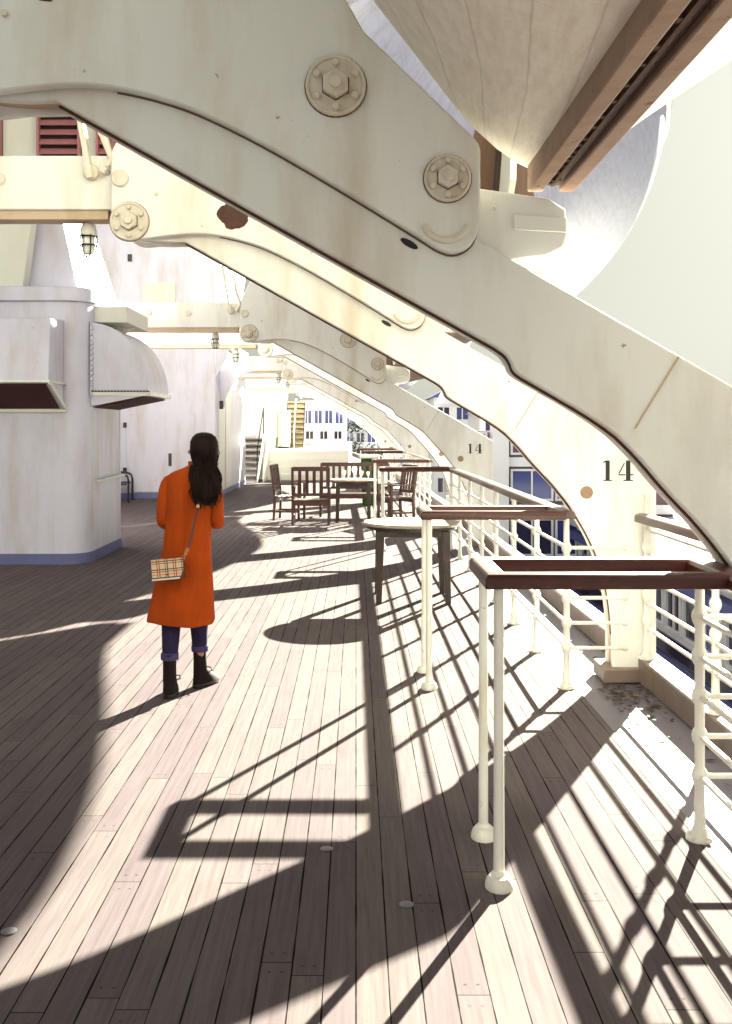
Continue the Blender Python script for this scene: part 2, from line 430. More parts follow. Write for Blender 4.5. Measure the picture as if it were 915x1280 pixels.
track_poly = rounded(track_poly, track_poly.index((0.525, 1.962)), track_poly.index((0.625, 1.850)), 1)
track_poly = rounded(track_poly, 1, track_poly.index((-1.13, 2.888)), 1)
i0 = plate_poly.index((0.461, 2.686))
core_poly = [(0.45, UP(0.45) + 0.004)] + plate_poly[i0 + 0:] + [(-1.585, 3.46), (-1.46, 3.459), (-1.42, UP(-1.42) + 0.004)]
DT = 0.20
FX = 1.83

def roller(parent, x, z, r, bolts, y=-0.066, nut=True):
    b = MB(); b.lathe([(0.001, 0.0), (r, 0.0), (r, -0.012), (r * 0.96, -0.018), (r * 0.9, -0.018), (r * 0.86, -0.012), (0.001, -0.012)], (x, y, z), 'y', 28)
    p = b.build('roller_cap', M['bolt'], parent)
    if nut:
        b = MB(); b.tube([(x + r * 1.01 * math.cos(2 * PI * k / 30), y + 0.001, z + r * 1.01 * math.sin(2 * PI * k / 30)) for k in range(31)], 0.0035, 5); b.build('rust_outline_rim', M['bead'], p)  # rust-brown rings put in dark outlines round cap and nut
        b = MB(); b.tube([(x + r * 0.49 * math.cos(2 * PI * k / 6 + PI / 6), y - 0.0125, z + r * 0.49 * math.sin(2 * PI * k / 6 + PI / 6)) for k in range(7)], 0.003, 5); b.build('rust_outline_rim', M['bead'], p)
    if nut:
        b = MB(); hx = [(x + r * 0.47 * math.cos(math.radians(60 * k + 30)), z + r * 0.47 * math.sin(math.radians(60 * k + 30))) for k in range(6)]
        b.prism(hx, y - 0.045, y - 0.010); b.lathe([(0.001, -0.062), (r * 0.2, -0.062), (r * 0.22, -0.040), (0.001, -0.040)], (x, y, z), 'y', 12)
        b.build('hex_nut', M['bolt'], p, bevel=0.004)
    if bolts:
        for k in range(6):
            a = math.radians(60 * k + 90); b = MB()
            b.lathe([(0.001, -0.034), (r * 0.10, -0.034), (r * 0.13, -0.028), (r * 0.13, -0.010), (0.001, -0.010)], (x + r * 0.72 * math.cos(a), y, z + r * 0.72 * math.sin(a)), 'y', 10)
            b.build('cap_bolt', M['bolt'], p)

def glyph_14(parent, mat):
    def T(u, v): return (1.628 + u * 0.0455 - FX, 1.312 + v * 0.135)
    for polys in ([[(0.35, 0), (0.35, 1), (0.95, 1), (0.95, 0)], [(0.0, 0.0), (0.0, 0.05), (0.345, 0.05), (0.345, 0.0)], [(0.955, 0.0), (0.955, 0.05), (1.3, 0.05), (1.3, 0.0)], [(0.0, 0.86), (0.0, 0.92), (0.345, 1.0), (0.345, 0.92)]],
                  [[(3.3, 0.0), (3.3, 1.0), (3.95, 1.0), (3.95, 0.0)], [(2.2, 0.27), (2.2, 0.33), (3.2, 0.33), (3.2, 0.27)], [(2.2, 0.36), (3.0, 0.88), (3.15, 0.88), (2.4, 0.36)], [(3.96, 0.27), (3.96, 0.33), (4.4, 0.33), (4.4, 0.27)], [(2.95, 0.0), (2.95, 0.05), (3.29, 0.05), (3.29, 0.0)], [(3.96, 0.0), (3.96, 0.05), (4.3, 0.05), (4.3, 0.0)]]):
        b = MB()
        for p in polys: b.prism([T(u, v) for u, v in p], -0.004, -0.002)
        b.build('painted_digit', mat, parent, smooth=False)

def davit(Y, label, detail=2, number=False, patch=None, flip=False):
    xo = bend(Y)
    d = thing('davit', label, 'davit', (FX + xo, Y, 0), 0, 'lifeboat davits along the deck edge')
    sh = lambda poly: [(x - FX, z) for x, z in poly]
    # trackway: front and back plates with a set-in underside between them
    b = MB(); b.prism(sh(track_poly), 0.0, 0.045); b.build('track_plate', M['davit'], d, bevel=0.008)
    b = MB(); b.prism(sh(track_poly), DT - 0.045, DT); b.build('track_plate', M['davit'], d, bevel=0.008)
    inn = []
    n = len(track_poly)
    cx, cz = -0.2, 2.6
    for i, (x, z) in enumerate(track_poly):            # inset copy for the flange between the plates
        p0 = Vector(track_poly[i - 1]); p1 = Vector((x, z)); p2 = Vector(track_poly[(i + 1) % n])
        e1 = (p1 - p0).normalized(); e2 = (p2 - p1).normalized()
        nn = Vector((-e1.y - e2.y, e1.x + e2.x))
        nn = nn.normalized() if nn.length > 1e-6 else Vector((-e1.y, e1.x))
        q = p1 + nn * 0.02; inn.append((q.x - FX, q.y))
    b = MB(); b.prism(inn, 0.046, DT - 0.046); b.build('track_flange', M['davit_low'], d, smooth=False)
    b = MB(); b.prism([(1.62 - FX, -0.01), (1.62 - FX, 0.085), (2.0 - FX, 0.085), (2.0 - FX, -0.01)], -0.05, DT + 0.05)
    b.build('foot_plinth', M['kerb'], d, bevel=0.01)
    b = MB(); b.bar((0.83 + 0.22 - FX, -0.003, 1.655), (0.83 + 0.385 - FX, -0.003, 1.925), 0.006, 0.006); b.build('weld_seam', M['davit_low'], d, smooth=False)
    b = MB(); b.lathe([(0.001, 0), (0.042, 0), (0.042, -0.003), (0.001, -0.003)], (1.52 - FX, -0.001, 1.236), 'y', 20); b.build('inspection_hole_disc', M['keel'], d)  # flat disc; the tan shade inside the hole is put into its colour
    b = MB(); b.prism([(0.2 + 0.032 * math.cos(a * PI / 8) - FX - 0.008 * math.sin(a * PI / 8), 2.35 + 0.018 * math.sin(a * PI / 8) - 0.012 * math.cos(a * PI / 8)) for a in range(16)], -0.003, -0.001)
    b.build('slot_hole_patch', M['black'], d, smooth=False)  # flat black patch; the hole's darkness is only its colour
    # cradle: plates each side of the track and a solid arm above it
    b = MB(); b.prism(sh(plate_poly), -0.062, -0.006); b.build('cradle_plate', M['davit'], d, bevel=0.008)
    b = MB(); b.prism(sh(plate_poly), DT + 0.006, DT + 0.062); b.build('cradle_plate', M['davit'], d, bevel=0.008)
    b = MB(); b.prism(sh(core_poly), -0.0055, DT + 0.0055); b.build('cradle_arm', M['davit'], d, smooth=False)
    for (x, z, r) in ((0.338, 2.578, 0.087), (-0.075, 2.92, 0.112), (-1.478, 3.007, 0.127)):
        roller(d, x - FX, z, r, detail >= 2, nut=detail >= 1)
    b = MB()
    b.tube([(0.335 + 0.085 * math.cos(math.radians(a)) - FX, -0.066, 2.425 + 0.075 * math.sin(math.radians(a))) for a in range(195, 346, 15)], 0.013, 8)
    b.build('stop_bead', M['bolt'], d)
    b = MB(); i1 = plate_poly.index((0.460, 2.42))
    b.tube([(x - FX, -0.0065, z - 0.004) for x, z in plate_poly[30:i1 + 1]], 0.0036, 6); b.build('seam_bead', M['bead'], d)  # rust-brown bead puts in the dark outline along the plate's edge
    b = MB(); b.tube([(x - FX, 0.047, z - 0.006) for x, z in track_poly[track_poly.index((-1.13, 2.888)):track_poly.index((1.69, 0.30)) + 1]], 0.006, 6); b.build('edge_bead', M['rust'], d)  # rust bead also draws the dark outline under the track
    b = MB(); b.bar((-1.86 - FX, -0.02, 3.97), (-1.74 - FX, -0.02, 3.30), 0.035, 0.075)
    b.lathe([(0.001, -0.012), (0.045, -0.012), (0.052, -0.006), (0.052, 0.03), (0.001, 0.03)], (-1.74 - FX, -0.03, 3.34), 'y', 16); lv = b.build('release_lever', M['bolt'], d)
    b = MB(); b.tube([(-1.78 - FX, -0.05, 3.95), (-1.68 - FX, -0.05, 3.78), (-1.66 - FX, -0.05, 3.60), (-1.60 - FX, -0.05, 3.42), (-1.66 - FX, -0.05, 3.33)], [0.012, 0.022, 0.030, 0.018, 0.022], 8); b.build('turnbuckle', M['bolt'], lv)
    b = MB(); b.lathe([(0.001, -0.015), (0.05, -0.015), (0.058, -0.008), (0.058, 0.03), (0.001, 0.03)], (-1.54 - FX, -0.064, 3.29), 'y', 20); b.build('lever_roller', M['bolt'], d)
    # pad that carries the boat's keel
    b = MB(); b.prism(sh([(0.30, 2.585), (0.462, 2.573), (0.735, 2.532), (0.80, 2.49), (0.805, 2.39), (0.79, 2.345), (0.73, 2.312), (0.30, 2.26)]), 0.05, DT - 0.05)
    b.build('keel_pad', M['davit_low'] if detail < 2 else M['davit'], d, bevel=0.008)
    b = MB(); b.prism(sh([(0.60, 2.47), (0.80, 2.455), (0.80, 2.40), (0.60, 2.41)]), 0.036, 0.048); b.build('pad_stiffener', M['davit'], d, bevel=0.003)
    if detail >= 1:
        for (x, z, r) in ((-1.64, 3.345, 0.022), (-2.35, 3.30, 0.045), (-1.30, 3.19, 0.014), (-2.9, 3.31, 0.04)):
            b = MB(); b.lathe([(0.001, -0.014), (r * 0.8, -0.014), (r, -0.006), (r, 0.0), (0.001, 0.0)], (x - FX, 0.001 if x < -1.6 else -0.062, z), 'y', 14)
            b.build('rivet_head', M['bolt'], d)
    # block and falls
    b = MB(); b.prism([(0.70 - FX, 5.72), (0.62 - FX, 5.45), (0.70 - FX, 5.25), (0.80 - FX, 5.25), (0.88 - FX, 5.45), (0.80 - FX, 5.72)], 0.06, 0.22)
    b.build('fall_block', M['rust'], d, bevel=0.02)
    b = MB()
    for k in (-0.05, 0.05): b.tube([(0.75 + k - FX, 0.14, 5.3), (0.75 + k * 0.6 - FX, 0.14, 4.5)], 0.011, 6)
    b.build('fall_rope', M['rope'], d)
    if number: glyph_14(d, M['black'])
    if patch:
        rnd = random.Random(patch[4])
        b = MB(); b.prism([(patch[0] + patch[2] * (0.82 + 0.3 * rnd.random()) * math.cos(2 * PI * k / 22) - FX, patch[1] + patch[3] * (0.8 + 0.35 * rnd.random()) * math.sin(2 * PI * k / 22)) for k in range(22)], -0.0645, -0.0622)
        b.build('bare_rust_patch', M['rust'], d, smooth=False)
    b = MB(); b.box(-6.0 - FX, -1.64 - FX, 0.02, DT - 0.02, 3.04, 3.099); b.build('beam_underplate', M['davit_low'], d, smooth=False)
    return d

D1, D2, D3, D4, D5, D6, D7, D8 = 3.765, 6.59, 14.20, 17.06, 24.66, 27.52, 35.12, 37.98
davit(D1, 'nearest davit, its grey-cream sloping arm crossing the whole top of the view', 2, patch=(-1.14, 3.29, 0.07, 0.05, 3))
davit(D2, 'davit with a large painted 14 and a dark rust patch, second from the camera', 2, True, (-0.80, 3.055, 0.105, 0.09, 5))
davit(D3, 'pinkish-shaded davit with a small painted 14, third from the camera', 2, True)
davit(D4, 'davit just behind the small 14 davit, fourth from the camera', 1)
davit(D5, 'fifth davit from the camera, its beam meeting the curved house bracket', 1)
davit(D6, 'sixth davit from the camera, close behind the one at the curved bracket', 1)
davit(D7, 'seventh davit from the camera, above the far raised platform', 0)
davit(D8, 'farthest davit, last of the row of cream arms', 0)

# ------------------------------------------------------------------ lifeboats
def lifeboat(Yc, label, mat, lines=True, out=0.0):
    L = 4.85; B = 1.95; zk = 2.66; xc = 0.745 + out + bend(Yc)
    o = thing('lifeboat', label, 'lifeboat', (xc, Yc, zk), 0, 'lifeboats slung along the ship')
    def half(t): return B * max(0.0, 1 - abs(t) ** 2.3) ** 0.9
    def keelz(t): a = max(0.0, abs(t) - 0.80) / 0.20; return 1.35 * a ** 1.65
    def sheer(t): return 1.62 + 0.42 * t * t
    NS = 44; NA = 15
    def sect(t, s):                                   # s in 0..1 from keel to gunwale
        bb = half(t); p = lerp(0.71, 1.30, min(1.0, abs(t) / 0.65) ** 1.2)
        a = s * PI / 2
        x = bb * math.sin(a) ** p; z = keelz(t) + (sheer(t) - keelz(t)) * (1 - math.cos(a))
        z += 0.05 * (x / B) * (1 - abs(t))
        return x, z
    rows = []
    for i in range(NS + 1):
        t = -1 + 2 * i / NS; t = math.copysign(abs(t) ** 0.85, t) if t else 0
        row = []
        for k in range(-NA, NA + 1):
            x, z = sect(t, abs(k) / NA); row.append((math.copysign(x, k), t * L, z))
        rows.append(row)
    b = MB(); n = 2 * NA + 1
    b.add([p for r in rows for p in r], [(i * n + k, i * n + k + 1, (i + 1) * n + k + 1, (i + 1) * n + k) for i in range(NS) for k in range(n - 1)])
    h = b.build('hull', mat, o, ang=60)
    a1 = h.data.attributes.new('strake', 'FLOAT', 'POINT'); a2 = h.data.attributes.new('station', 'FLOAT', 'POINT')
    a1.data.foreach_set('value', [abs(k) / NA for i in range(NS + 1) for k in range(-NA, NA + 1)])
    a2.data.foreach_set('value', [rows[i][0][1] for i in range(NS + 1) for k in range(-NA, NA + 1)])
    sm = h.modifiers.new('thickness', 'SOLIDIFY'); sm.thickness = 0.03; sm.offset = 1
    # keel with an iron shoe, running up into the stem posts at both ends
    ts = [-1.0, -0.97, -0.93, -0.88, -0.84, -0.80] + [-0.75 + 0.1 * i for i in range(16)] + [0.80, 0.84, 0.88, 0.93, 0.97, 1.0]
    def keelbar(x0, x1, dz0, dz1, name, m, lim=1.0):
        b = MB(); rings = []
        for t in ts:
            if abs(t) > lim: continue
            z = keelz(t); y = t * L * (1 + 0.012 * (abs(t) > 0.8))
            rings.append([(x0, y, z + dz0), (x1, y, z + dz0), (x1, y, z + dz1), (x0, y, z + dz1)])
        b.loft(rings); b.build(name, m, o, bevel=0.006)
    keelbar(-0.035, 0.035, -0.075, 0.05, 'keel', M['keel_iron'])
    b = MB(); rnd = random.Random(5); q = -0.79
    while q < 0.79:
        l = rnd.uniform(0.012, 0.03) / L; b.box(-0.030, 0.018 * rnd.uniform(-0.6, 1), q * L, (q + l) * L, -0.088, -0.076); q += l + rnd.uniform(0.03, 0.14) / L
    b.box(-0.010, 0.004, -0.79 * L, 0.79 * L, -0.090, -0.077); b.build('keel_shoe', M['rust'], o, smooth=False)
    for sx in (-1, 1):
        keelbar(sx * 0.060 - 0.029, sx * 0.060 + 0.029, -0.10, 0.06, 'bilge_strip', M['keel'], 0.815)
    # gunwale rubbing strakes
    for sx in (-1, 1):
        b = MB(); b.tube([(sx * (half(t) + 0.03), t * L, sheer(t) - 0.06) for t in [-0.995 + 1.99 * i / 40 for i in range(41)]], 0.045, 8); b.build('rubbing_strake', M['trim'], o)
    # canvas cover, ridged
    rows = []
    for i in range(NS + 1):
        t = (-1 + 2 * i / NS) * 0.985; row = []
        for k in range(-8, 9):
            u = k / 8; row.append((u * (half(t) + 0.02), t * L, sheer(t) + (0.42 * (1 - abs(u) ** 1.4) + 0.015 * math.sin(9 * u + 5 * i)) * (1 - t ** 4)))
        rows.append(row)
    b = MB(); n = 17
    b.add([p for r in rows for p in r], [(i * n + k, i * n + k + 1, (i + 1) * n + k + 1, (i + 1) * n + k) for i in range(NS) for k in range(n - 1)])
    b.build('canvas_cover', M['canvas'], o, ang=70)
    if lines:
        def drape(t0, t1, s0, s1, sag=0.0, n=16):
            pts = []
            for i in range(n + 1):
                q = i / n; t = lerp(t0, t1, q); s = lerp(s0, s1, q) - sag * math.sin(PI * q)
                x, z = sect(t, s); pts.append((x + 0.02, t * L, z))
            return pts
        for args in ((-0.62, -0.60, 1.0, 0.25, 0.0), (-0.58, -0.56, 1.0, 0.3, 0.0), (-0.78, -0.72, 0.98, 0.15, 0.0)):
            b = MB(); b.tube(drape(*args), 0.009, 6); b.build('gripe_line', M['wire'], o)
        for sx in (-1, 1):
            b = MB()
            for q in range(12):
                pts = drape(-0.86 + 0.14 * q, -0.86 + 0.14 * (q + 1), 0.93, 0.93, 0.09, 8)
                b.tube([(sx * p[0], p[1], p[2]) for p in pts], 0.008, 5)
            b.build('grab_line', M['rope'], o)
        # rudder and propeller at the near end
        b = MB(); b.prism([(-L - 0.20, 1.5), (-L - 0.10, 0.35), (-L * 0.93, 0.05), (-L * 0.90, 0.12), (-L * 0.955, 0.55), (-L - 0.04, 1.5)], -0.018, 0.018, 'yz'); b.build('rudder', M['trim'], o, bevel=0.005)
    return o
lifeboat((D1 - 3.86) / 2, 'lifeboat right overhead with cream bottom and rusty brown keel', M['hull'])
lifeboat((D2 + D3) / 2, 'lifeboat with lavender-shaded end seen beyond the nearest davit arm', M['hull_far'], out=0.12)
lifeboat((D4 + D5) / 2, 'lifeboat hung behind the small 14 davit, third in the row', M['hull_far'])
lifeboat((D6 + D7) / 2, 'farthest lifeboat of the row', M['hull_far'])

# ------------------------------------------------------------------ rails
PIPES = (0.255, 0.415, 0.575, 0.735, 0.895)
def post_mesh(h=1.08, base=True):
    b = MB(); prof = [(0.001, 0.0), (0.056, 0.0), (0.056, 0.008), (0.040, 0.011), (0.034, 0.028), (0.024, 0.05)]
    for z in PIPES:
        prof += [(0.020, z - 0.035), (0.030, z - 0.018), (0.033, z), (0.030, z + 0.018), (0.020, z + 0.035)]
    prof += [(0.018, h), (0.001, h)]
    b.lathe(prof, (0, 0, 0), 'z', 12)
    for q in range(4): b.lathe([(0.001, 0.02), (0.008, 0.02), (0.009, 0.008), (0.001, 0.008)], (0.047 * math.cos(q * PI / 2 + 0.7), 0.047 * math.sin(q * PI / 2 + 0.7), 0), 'z', 6)
    return b
pm = post_mesh()
def wood_rail(pts, parent, mat, wd=0.115, th=0.055, z=1.105, name='wooden_handrail'):
    """rounded handrail along a polyline on plan"""
    b = MB(); pts = [Vector((*p, z)) for p in pts]; rings = []
    shape = [(-.5, -.5), (-.42, -.5), (.42, -.5), (.5, -.5), (.5, .15), (.40, .42), (.2, .5), (-.2, .5), (-.40, .42), (-.5, .15)]
    for i, p in enumerate(pts):
        d0 = (p - pts[i - 1]).normalized() if i else (pts[1] - p).normalized()
        d1 = (pts[i + 1] - p).normalized() if i < len(pts) - 1 else d0
        t = (d0 + d1).normalized(); a = Vector((t.y, -t.x, 0)); k = 1 / max(0.3, t.dot(d0))
        rings.append([p + a * (u * wd * k) + Vector((0, 0, v * th)) for u, v in shape])
    b.loft(rings); return b.build(name, mat, parent, bevel=0.004)
def railing(label, x_of, y0, y1, step, wood, first_off=0.0, cross=None, cross_at=None, z0=0.0, pipes=PIPES):
    o = thing('deck_railing', label, 'railing', (x_of(y0), y0, z0), 0, 'white pipe railings along the deck edge')
    X0 = x_of(y0); n = max(1, round((y1 - y0) / step)); first = None
    for i in range(n + 1):
        y = lerp(y0, y1, i / n); loc = (x_of(y) - X0, y - y0, 0)
        if first is None: first = pm.build('post', M['rail'], o, loc)
        else:
            c = first.copy(); COL.objects.link(c); c.parent = o; c.location = loc
    for z in pipes:
        b = MB(); m = max(1, n); b.tube([(x_of(lerp(y0, y1, i / m)) - X0, lerp(0, y1 - y0, i / m), z) for i in range(m + 1)], 0.012, 8); b.build('pipe_rail', M['rail'], o)
    if cross:
        yc, xa, xb = cross
        for z in pipes:
            b = MB(); b.tube([(xa - X0, yc - y0, z), (xb - X0, yc - y0, z)], 0.012, 8); b.sphere((xb - X0, yc - y0, z), 0.022, 8, 6); b.build('cross_pipe', M['rail'], o)
    if wood:
        m = max(1, n); wood_rail([(x_of(lerp(y0, y1, i / m)) - X0, lerp(0, y1 - y0, i / m)) for i in range(m + 1)], o, M['mahogany_y'])
    return o
inner = lambda y: 1.345 + bend(y)
outer = lambda y: 1.905 + bend(y)
railing('white railing of the near right corner, cut by the picture edge', lambda y: 1.385, -3.2, 4.03, 1.05, True, cross=(4.03, 1.385, 1.93))
railing('long white railing with wooden top from the 14 davit to the small 14 davit', inner, 6.39, 13.80, 1.06, True, cross=(6.39, 1.345, 1.72))
railing('white railing beyond the small 14 davit, hidden partly behind wooden chairs', inner, 17.35, 24.1, 1.06, True)
railing('farthest white railing, past the fifth davit', inner, 27.8, 32.8, 1.06, True)
o = railing('short outer railing on the kerb beside the big 14 davit', outer, 4.05, 6.55, 1.0, False, z0=0.15, pipes=tuple(z - 0.05 for z in PIPES))
b = MB(); wood_rail([(-0.01, -0.1), (-0.03, 1.2), (-0.05, 2.44)], o, M['mahogany_y'], z=0.93, wd=0.10)
for yy, nm in ((14.6, 'outer railing on the kerb between third and fourth davits'), (25.0, 'outer railing on the kerb between fifth and sixth davits')):
    o = railing(nm, outer, yy, yy + 2.4, 1.0, False, z0=0.15); wood_rail([(0, 0), (bend(yy + 2.4) - bend(yy), 2.4)], o, M['mahogany_y'], z=0.93)

def guard_frame(y0, y1, x0, x1, label, sharp=0):
    """wooden topped open frame standing in from the railing"""
    o = thing('guard_frame', label, 'guard rail', (x0, y0, 0), 0, 'wooden topped guard frames')
    w2 = x1 - x0; dy = y1 - y0
    wood_rail([(w2, 0), (-0.01, 0), (-0.01, dy), (w2, dy)], o, M['mahogany'], wd=0.085, th=0.055, name='top_rail')
    for yy in (0, dy):
        b = MB(); b.lathe([(0.001, 0.0), (0.036, 0.0), (0.040, 0.012), (0.037, 0.030), (0.028, 0.045), (0.020, 0.055), (0.0185, 0.5), (0.0185, 1.082), (0.001, 1.082)], (0.0, yy, 0), 'z', 14)
        lg = b.build('leg', M['rail'], o)
        b = MB(); b.loft([[(0.052 * math.cos(2 * PI * k / 16) * (1 - 0.25 * q), yy - 0.012 + 0.060 * math.sin(2 * PI * k / 16) * (1 - 0.25 * q), z) for k in range(16)] for q, z in ((0, 0.0), (0, 0.012), (0.5, 0.030), (1.2, 0.042))]); b.build('shoe', M['rail'], lg)
    return o
guard_frame(3.62, 4.06, 0.517, 1.40, 'nearest wooden topped guard frame on two white posts, right foreground')
guard_frame(6.385, 6.83, 0.466, 1.335, 'second wooden topped guard frame, just behind the nearest one')
for (yy, nm) in ((13.6, 'third guard frame, its top just right of the slatted chairs'), (17.3, 'fourth guard frame, beside the green bin'), (24.1, 'fifth guard frame, small and far down the deck'), (27.8, 'sixth and farthest guard frame of the row')):
    guard_frame(yy, yy + 0.44, 0.40 + bend(yy), 1.335 + bend(yy), nm)

# ------------------------------------------------------------------ near deckhouse with hoods
h1 = thing('deckhouse', 'near white deckhouse with ventilation hoods and blue skirting at left', 'deckhouse', (-3.3, 12.24, 0))
def house_poly(x1, y0, y1, x0, r, off=0.0):
    pts = [(x0, y0 - off)]
    pts += [(x1 - r + (r + off) * math.cos(math.radians(a)), y0 + r + (r + off) * math.sin(math.radians(a))) for a in range(-90, 1, 10)]
    pts += [(x1 + off, y1 + off), (x0, y1 + off)]
    return [(x + 3.3, y - 12.24) for x, y in pts]
b = MB(); b.prism(house_poly(-3.3, 12.24, 14.03, -8.0, 0.28), 0.0, 3.22, 'xy'); b.build('wall', M['house'], h1, bevel=0.0, ang=25)
b = MB(); b.prism(house_poly(-3.3, 12.24, 14.03, -8.0, 0.28, 0.012), 0.0, 0.13, 'xy'); b.build('skirting', M['skirt'], h1, ang=25)
b = MB(); b.prism(house_poly(-3.3, 12.24, 14.03, -8.0, 0.28, 0.05), 3.223, 3.40, 'xy'); b.build('cornice', M['house'], h1, bevel=0.012, ang=25)
b = MB(); b.prism([(-0.03, 2.99), (-0.55, 2.95), (-0.64, 2.24), (-0.64, 2.20), (-0.03, 1.90)], -1.9, -0.27, 'yz'); 
ho = b.build('box_hood', M['house'], h1, bevel=0.012)
b = MB(); b.prism([(-0.60, 2.185), (-0.06, 1.92), (-0.06, 1.905), (-0.615, 2.175)], -1.86, -0.31, 'yz'); b.build('hood_mouth', M['hood_in'], ho, smooth=False)
b = MB(); b.box(-1.93, -0.24, -0.665, -0.01, 2.195, 2.225); b.bar((-0.255, -0.65, 2.2), (-0.255, -0.0, 1.9), 0.03, 0.05); b.box(-1.93, -0.24, -0.035, -0.002, 1.86, 1.905); b.build('hood_rim', M['trim'], ho, bevel=0.004)
prof = [(0.0, 2.99)] + [(0.70 * math.sin(math.radians(a)), 2.12 + 0.86 * math.cos(math.radians(a))) for a in range(12, 91, 6)] + [(0.70, 2.08), (0.0, 1.94)]
b = MB(); b.prism(prof, 0.22, 1.62); qh = b.build('curved_hood', M['house'], h1, ang=25)
b = MB(); b.prism([(0.66, 2.064), (0.03, 1.932), (0.03, 1.92), (0.66, 2.052)], 0.26, 1.58); b.build('hood_mouth', M['hood_in'], qh, smooth=False)
b = MB(); b.box(0.0, 0.725, 0.20, 0.235, 2.07, 2.125); b.box(0.70, 0.735, 0.236, 1.64, 2.07, 2.125); b.build('hood_rim', M['trim'], qh, bevel=0.004)
b = MB()
for k in range(14): b.box(0.002, 0.03, 0.17, 0.215, 2.08 + 0.063 * k, 2.115 + 0.063 * k)
b.box(0.002, 0.012, 0.165, 0.218, 2.05, 2.99); b.build('bolted_flange', M['house'], h1, smooth=False)
b = MB()
for k in range(18): b.box(0.015 + 0.04 * k, 0.035 + 0.04 * k, 0.19, 0.199, 2.126, 2.140)
b.box(0.0, 0.735, 0.192, 0.1995, 2.118, 2.13); b.build('rivet_strip', M['dark'], qh, smooth=False)
b = MB(); b.tube([(0.01, 0.45, 1.0), (0.07, 0.45, 1.0), (0.07, 1.72, 1.02), (0.01, 1.72, 1.02)], 0.016, 8); b.build('handrail', M['trim'], h1)
b = MB(); b.box(0.0, 0.006, 0.26, 0.31, 0.14, 1.93); b.box(0.0, 0.006, 1.70, 1.75, 0.14, 3.2); b.box(-0.42, -0.40, -0.008, 0.0, 0.14, 1.85); b.build('seam_strip', M['house'], h1, smooth=False)
b = MB(); b.box(0.0, 0.42, 0.35, 1.6, 3.0, 3.2); b.prism([(0.0, 3.0), (0.42, 3.0), (0.0, 2.75)], 0.9, 0.93); b.build('ledge', M['house_warm'], h1, bevel=0.006)

# upper casing on the house, with leaning sides and louvres
uc = thing('ventilator_casing', 'tapering pale casing standing on the near deckhouse roof', 'ventilator', (-4.2, 13.1, 3.402))
b = MB(); b.loft([[(-3.6, -0.6, 0), (0.72, -0.6, 0), (0.90, 0.75, 0), (-3.6, 0.75, 0)], [(-3.6, -0.3, 1.55), (0.30, -0.3, 1.55), (0.42, 0.55, 1.55), (-3.6, 0.55, 1.55)]]); b.build('casing', M['house'], uc, bevel=0.01)
b = MB(); b.prism([(-0.30, 0.0), (0.12, 0.0), (0.30, 1.5), (-0.10, 1.5)], -0.85, -0.62); b.build('buttress', M['house_warm'], uc, bevel=0.008)
lh = thing('louvred_house', 'oxide red louvred ventilator house high behind the beams at left', 'ventilator', (-4.6, 12.5, 4.955))
b = MB(); b.box(-4, 1.65, 0.05, 1.3, 0.0, 2.2); b.build('wall', M['house_warm'], lh, bevel=0.01)
for (xa, xb) in ((-1.5, 0.17), (0.62, 1.16), (1.36, 1.58)):
    b = MB(); b.box(xa, xb, 0.02, 0.048, 0.1, 1.35); lv = b.build('louvre_shade_sheet', M['louvre_in'], lh, smooth=False)  # near-black sheet; the shade between the slats is in its colour
    b = MB()
    for k in range(10):
        z = 0.14 + 0.12 * k; b.prism([(-0.05, z), (-0.04, z - 0.012), (0.02, z + 0.06), (0.01, z + 0.072)], xa + 0.03, xb - 0.03, 'yz')
    b.box(xa, xa + 0.03, -0.06, 0.02, 0.1, 1.35); b.box(xb - 0.03, xb, -0.06, 0.02, 0.1, 1.35)
    b.build('louvre_slats', M['louvre'], lv, smooth=False)

# ------------------------------------------------------------------ second deckhouse, recess wall and upper house
h2 = thing('deckhouse', 'pale lavender deckhouse with a closed door behind the woman in orange', 'deckhouse', (-3.36, 24.0, 0))
b = MB(); b.box(-6.5, 0.0, 0.0, 6.4, 0.0, 3.75); b.build('wall', M['house'], h2, bevel=0.03)
b = MB(); b.box(-6.5, 0.012, -0.012, 6.412, 0.0, 0.13); b.build('skirting', M['skirt'], h2)
b = MB(); b.box(-6.5, 0.08, -0.10, 6.5, 3.753, 3.95); b.build('roof_ledge', M['house_warm'], h2, bevel=0.01)
b = MB(); b.box(-2.15, -0.50, -0.035, -0.002, 0.15, 2.05); dr = b.build('door', M['house'], h2, bevel=0.01)
b = MB(); b.box(-1.13, -1.06, -0.07, -0.037, 0.78, 1.08); b.build('door_handle', M['dark'], dr, bevel=0.01)
b = MB(); b.box(-2.22, -2.13, -0.06, -0.036, 1.70, 1.82); b.box(-2.22, -2.13, -0.06, -0.036, 0.62, 0.74); b.build('door_hinge', M['steel_blue'], dr, bevel=0.005)
b = MB(); b.tube([(-2.35, -0.05, 0.4), (-2.35, -0.05, 2.9)], 0.02, 8); b.build('drain_pipe', M['house'], h2)
b = MB(); b.box(-2.75, -2.45, -0.05, -0.002, 1.15, 2.1); nb = b.build('notice_frame', M['trim'], h2, bevel=0.01)
b = MB(); b.box(-2.70, -2.50, -0.056, -0.052, 1.2, 2.05); b.build('notice_panel', M['house'], nb, smooth=False)
b = MB(); b.box(-0.02, 0.02, 0.3, 1.4, 0.14, 2.6); b.box(-0.02, 0.02, 1.7, 2.6, 0.14, 2.6); b.build('side_panel', M['house_warm'], h2, bevel=0.006)
b = MB()
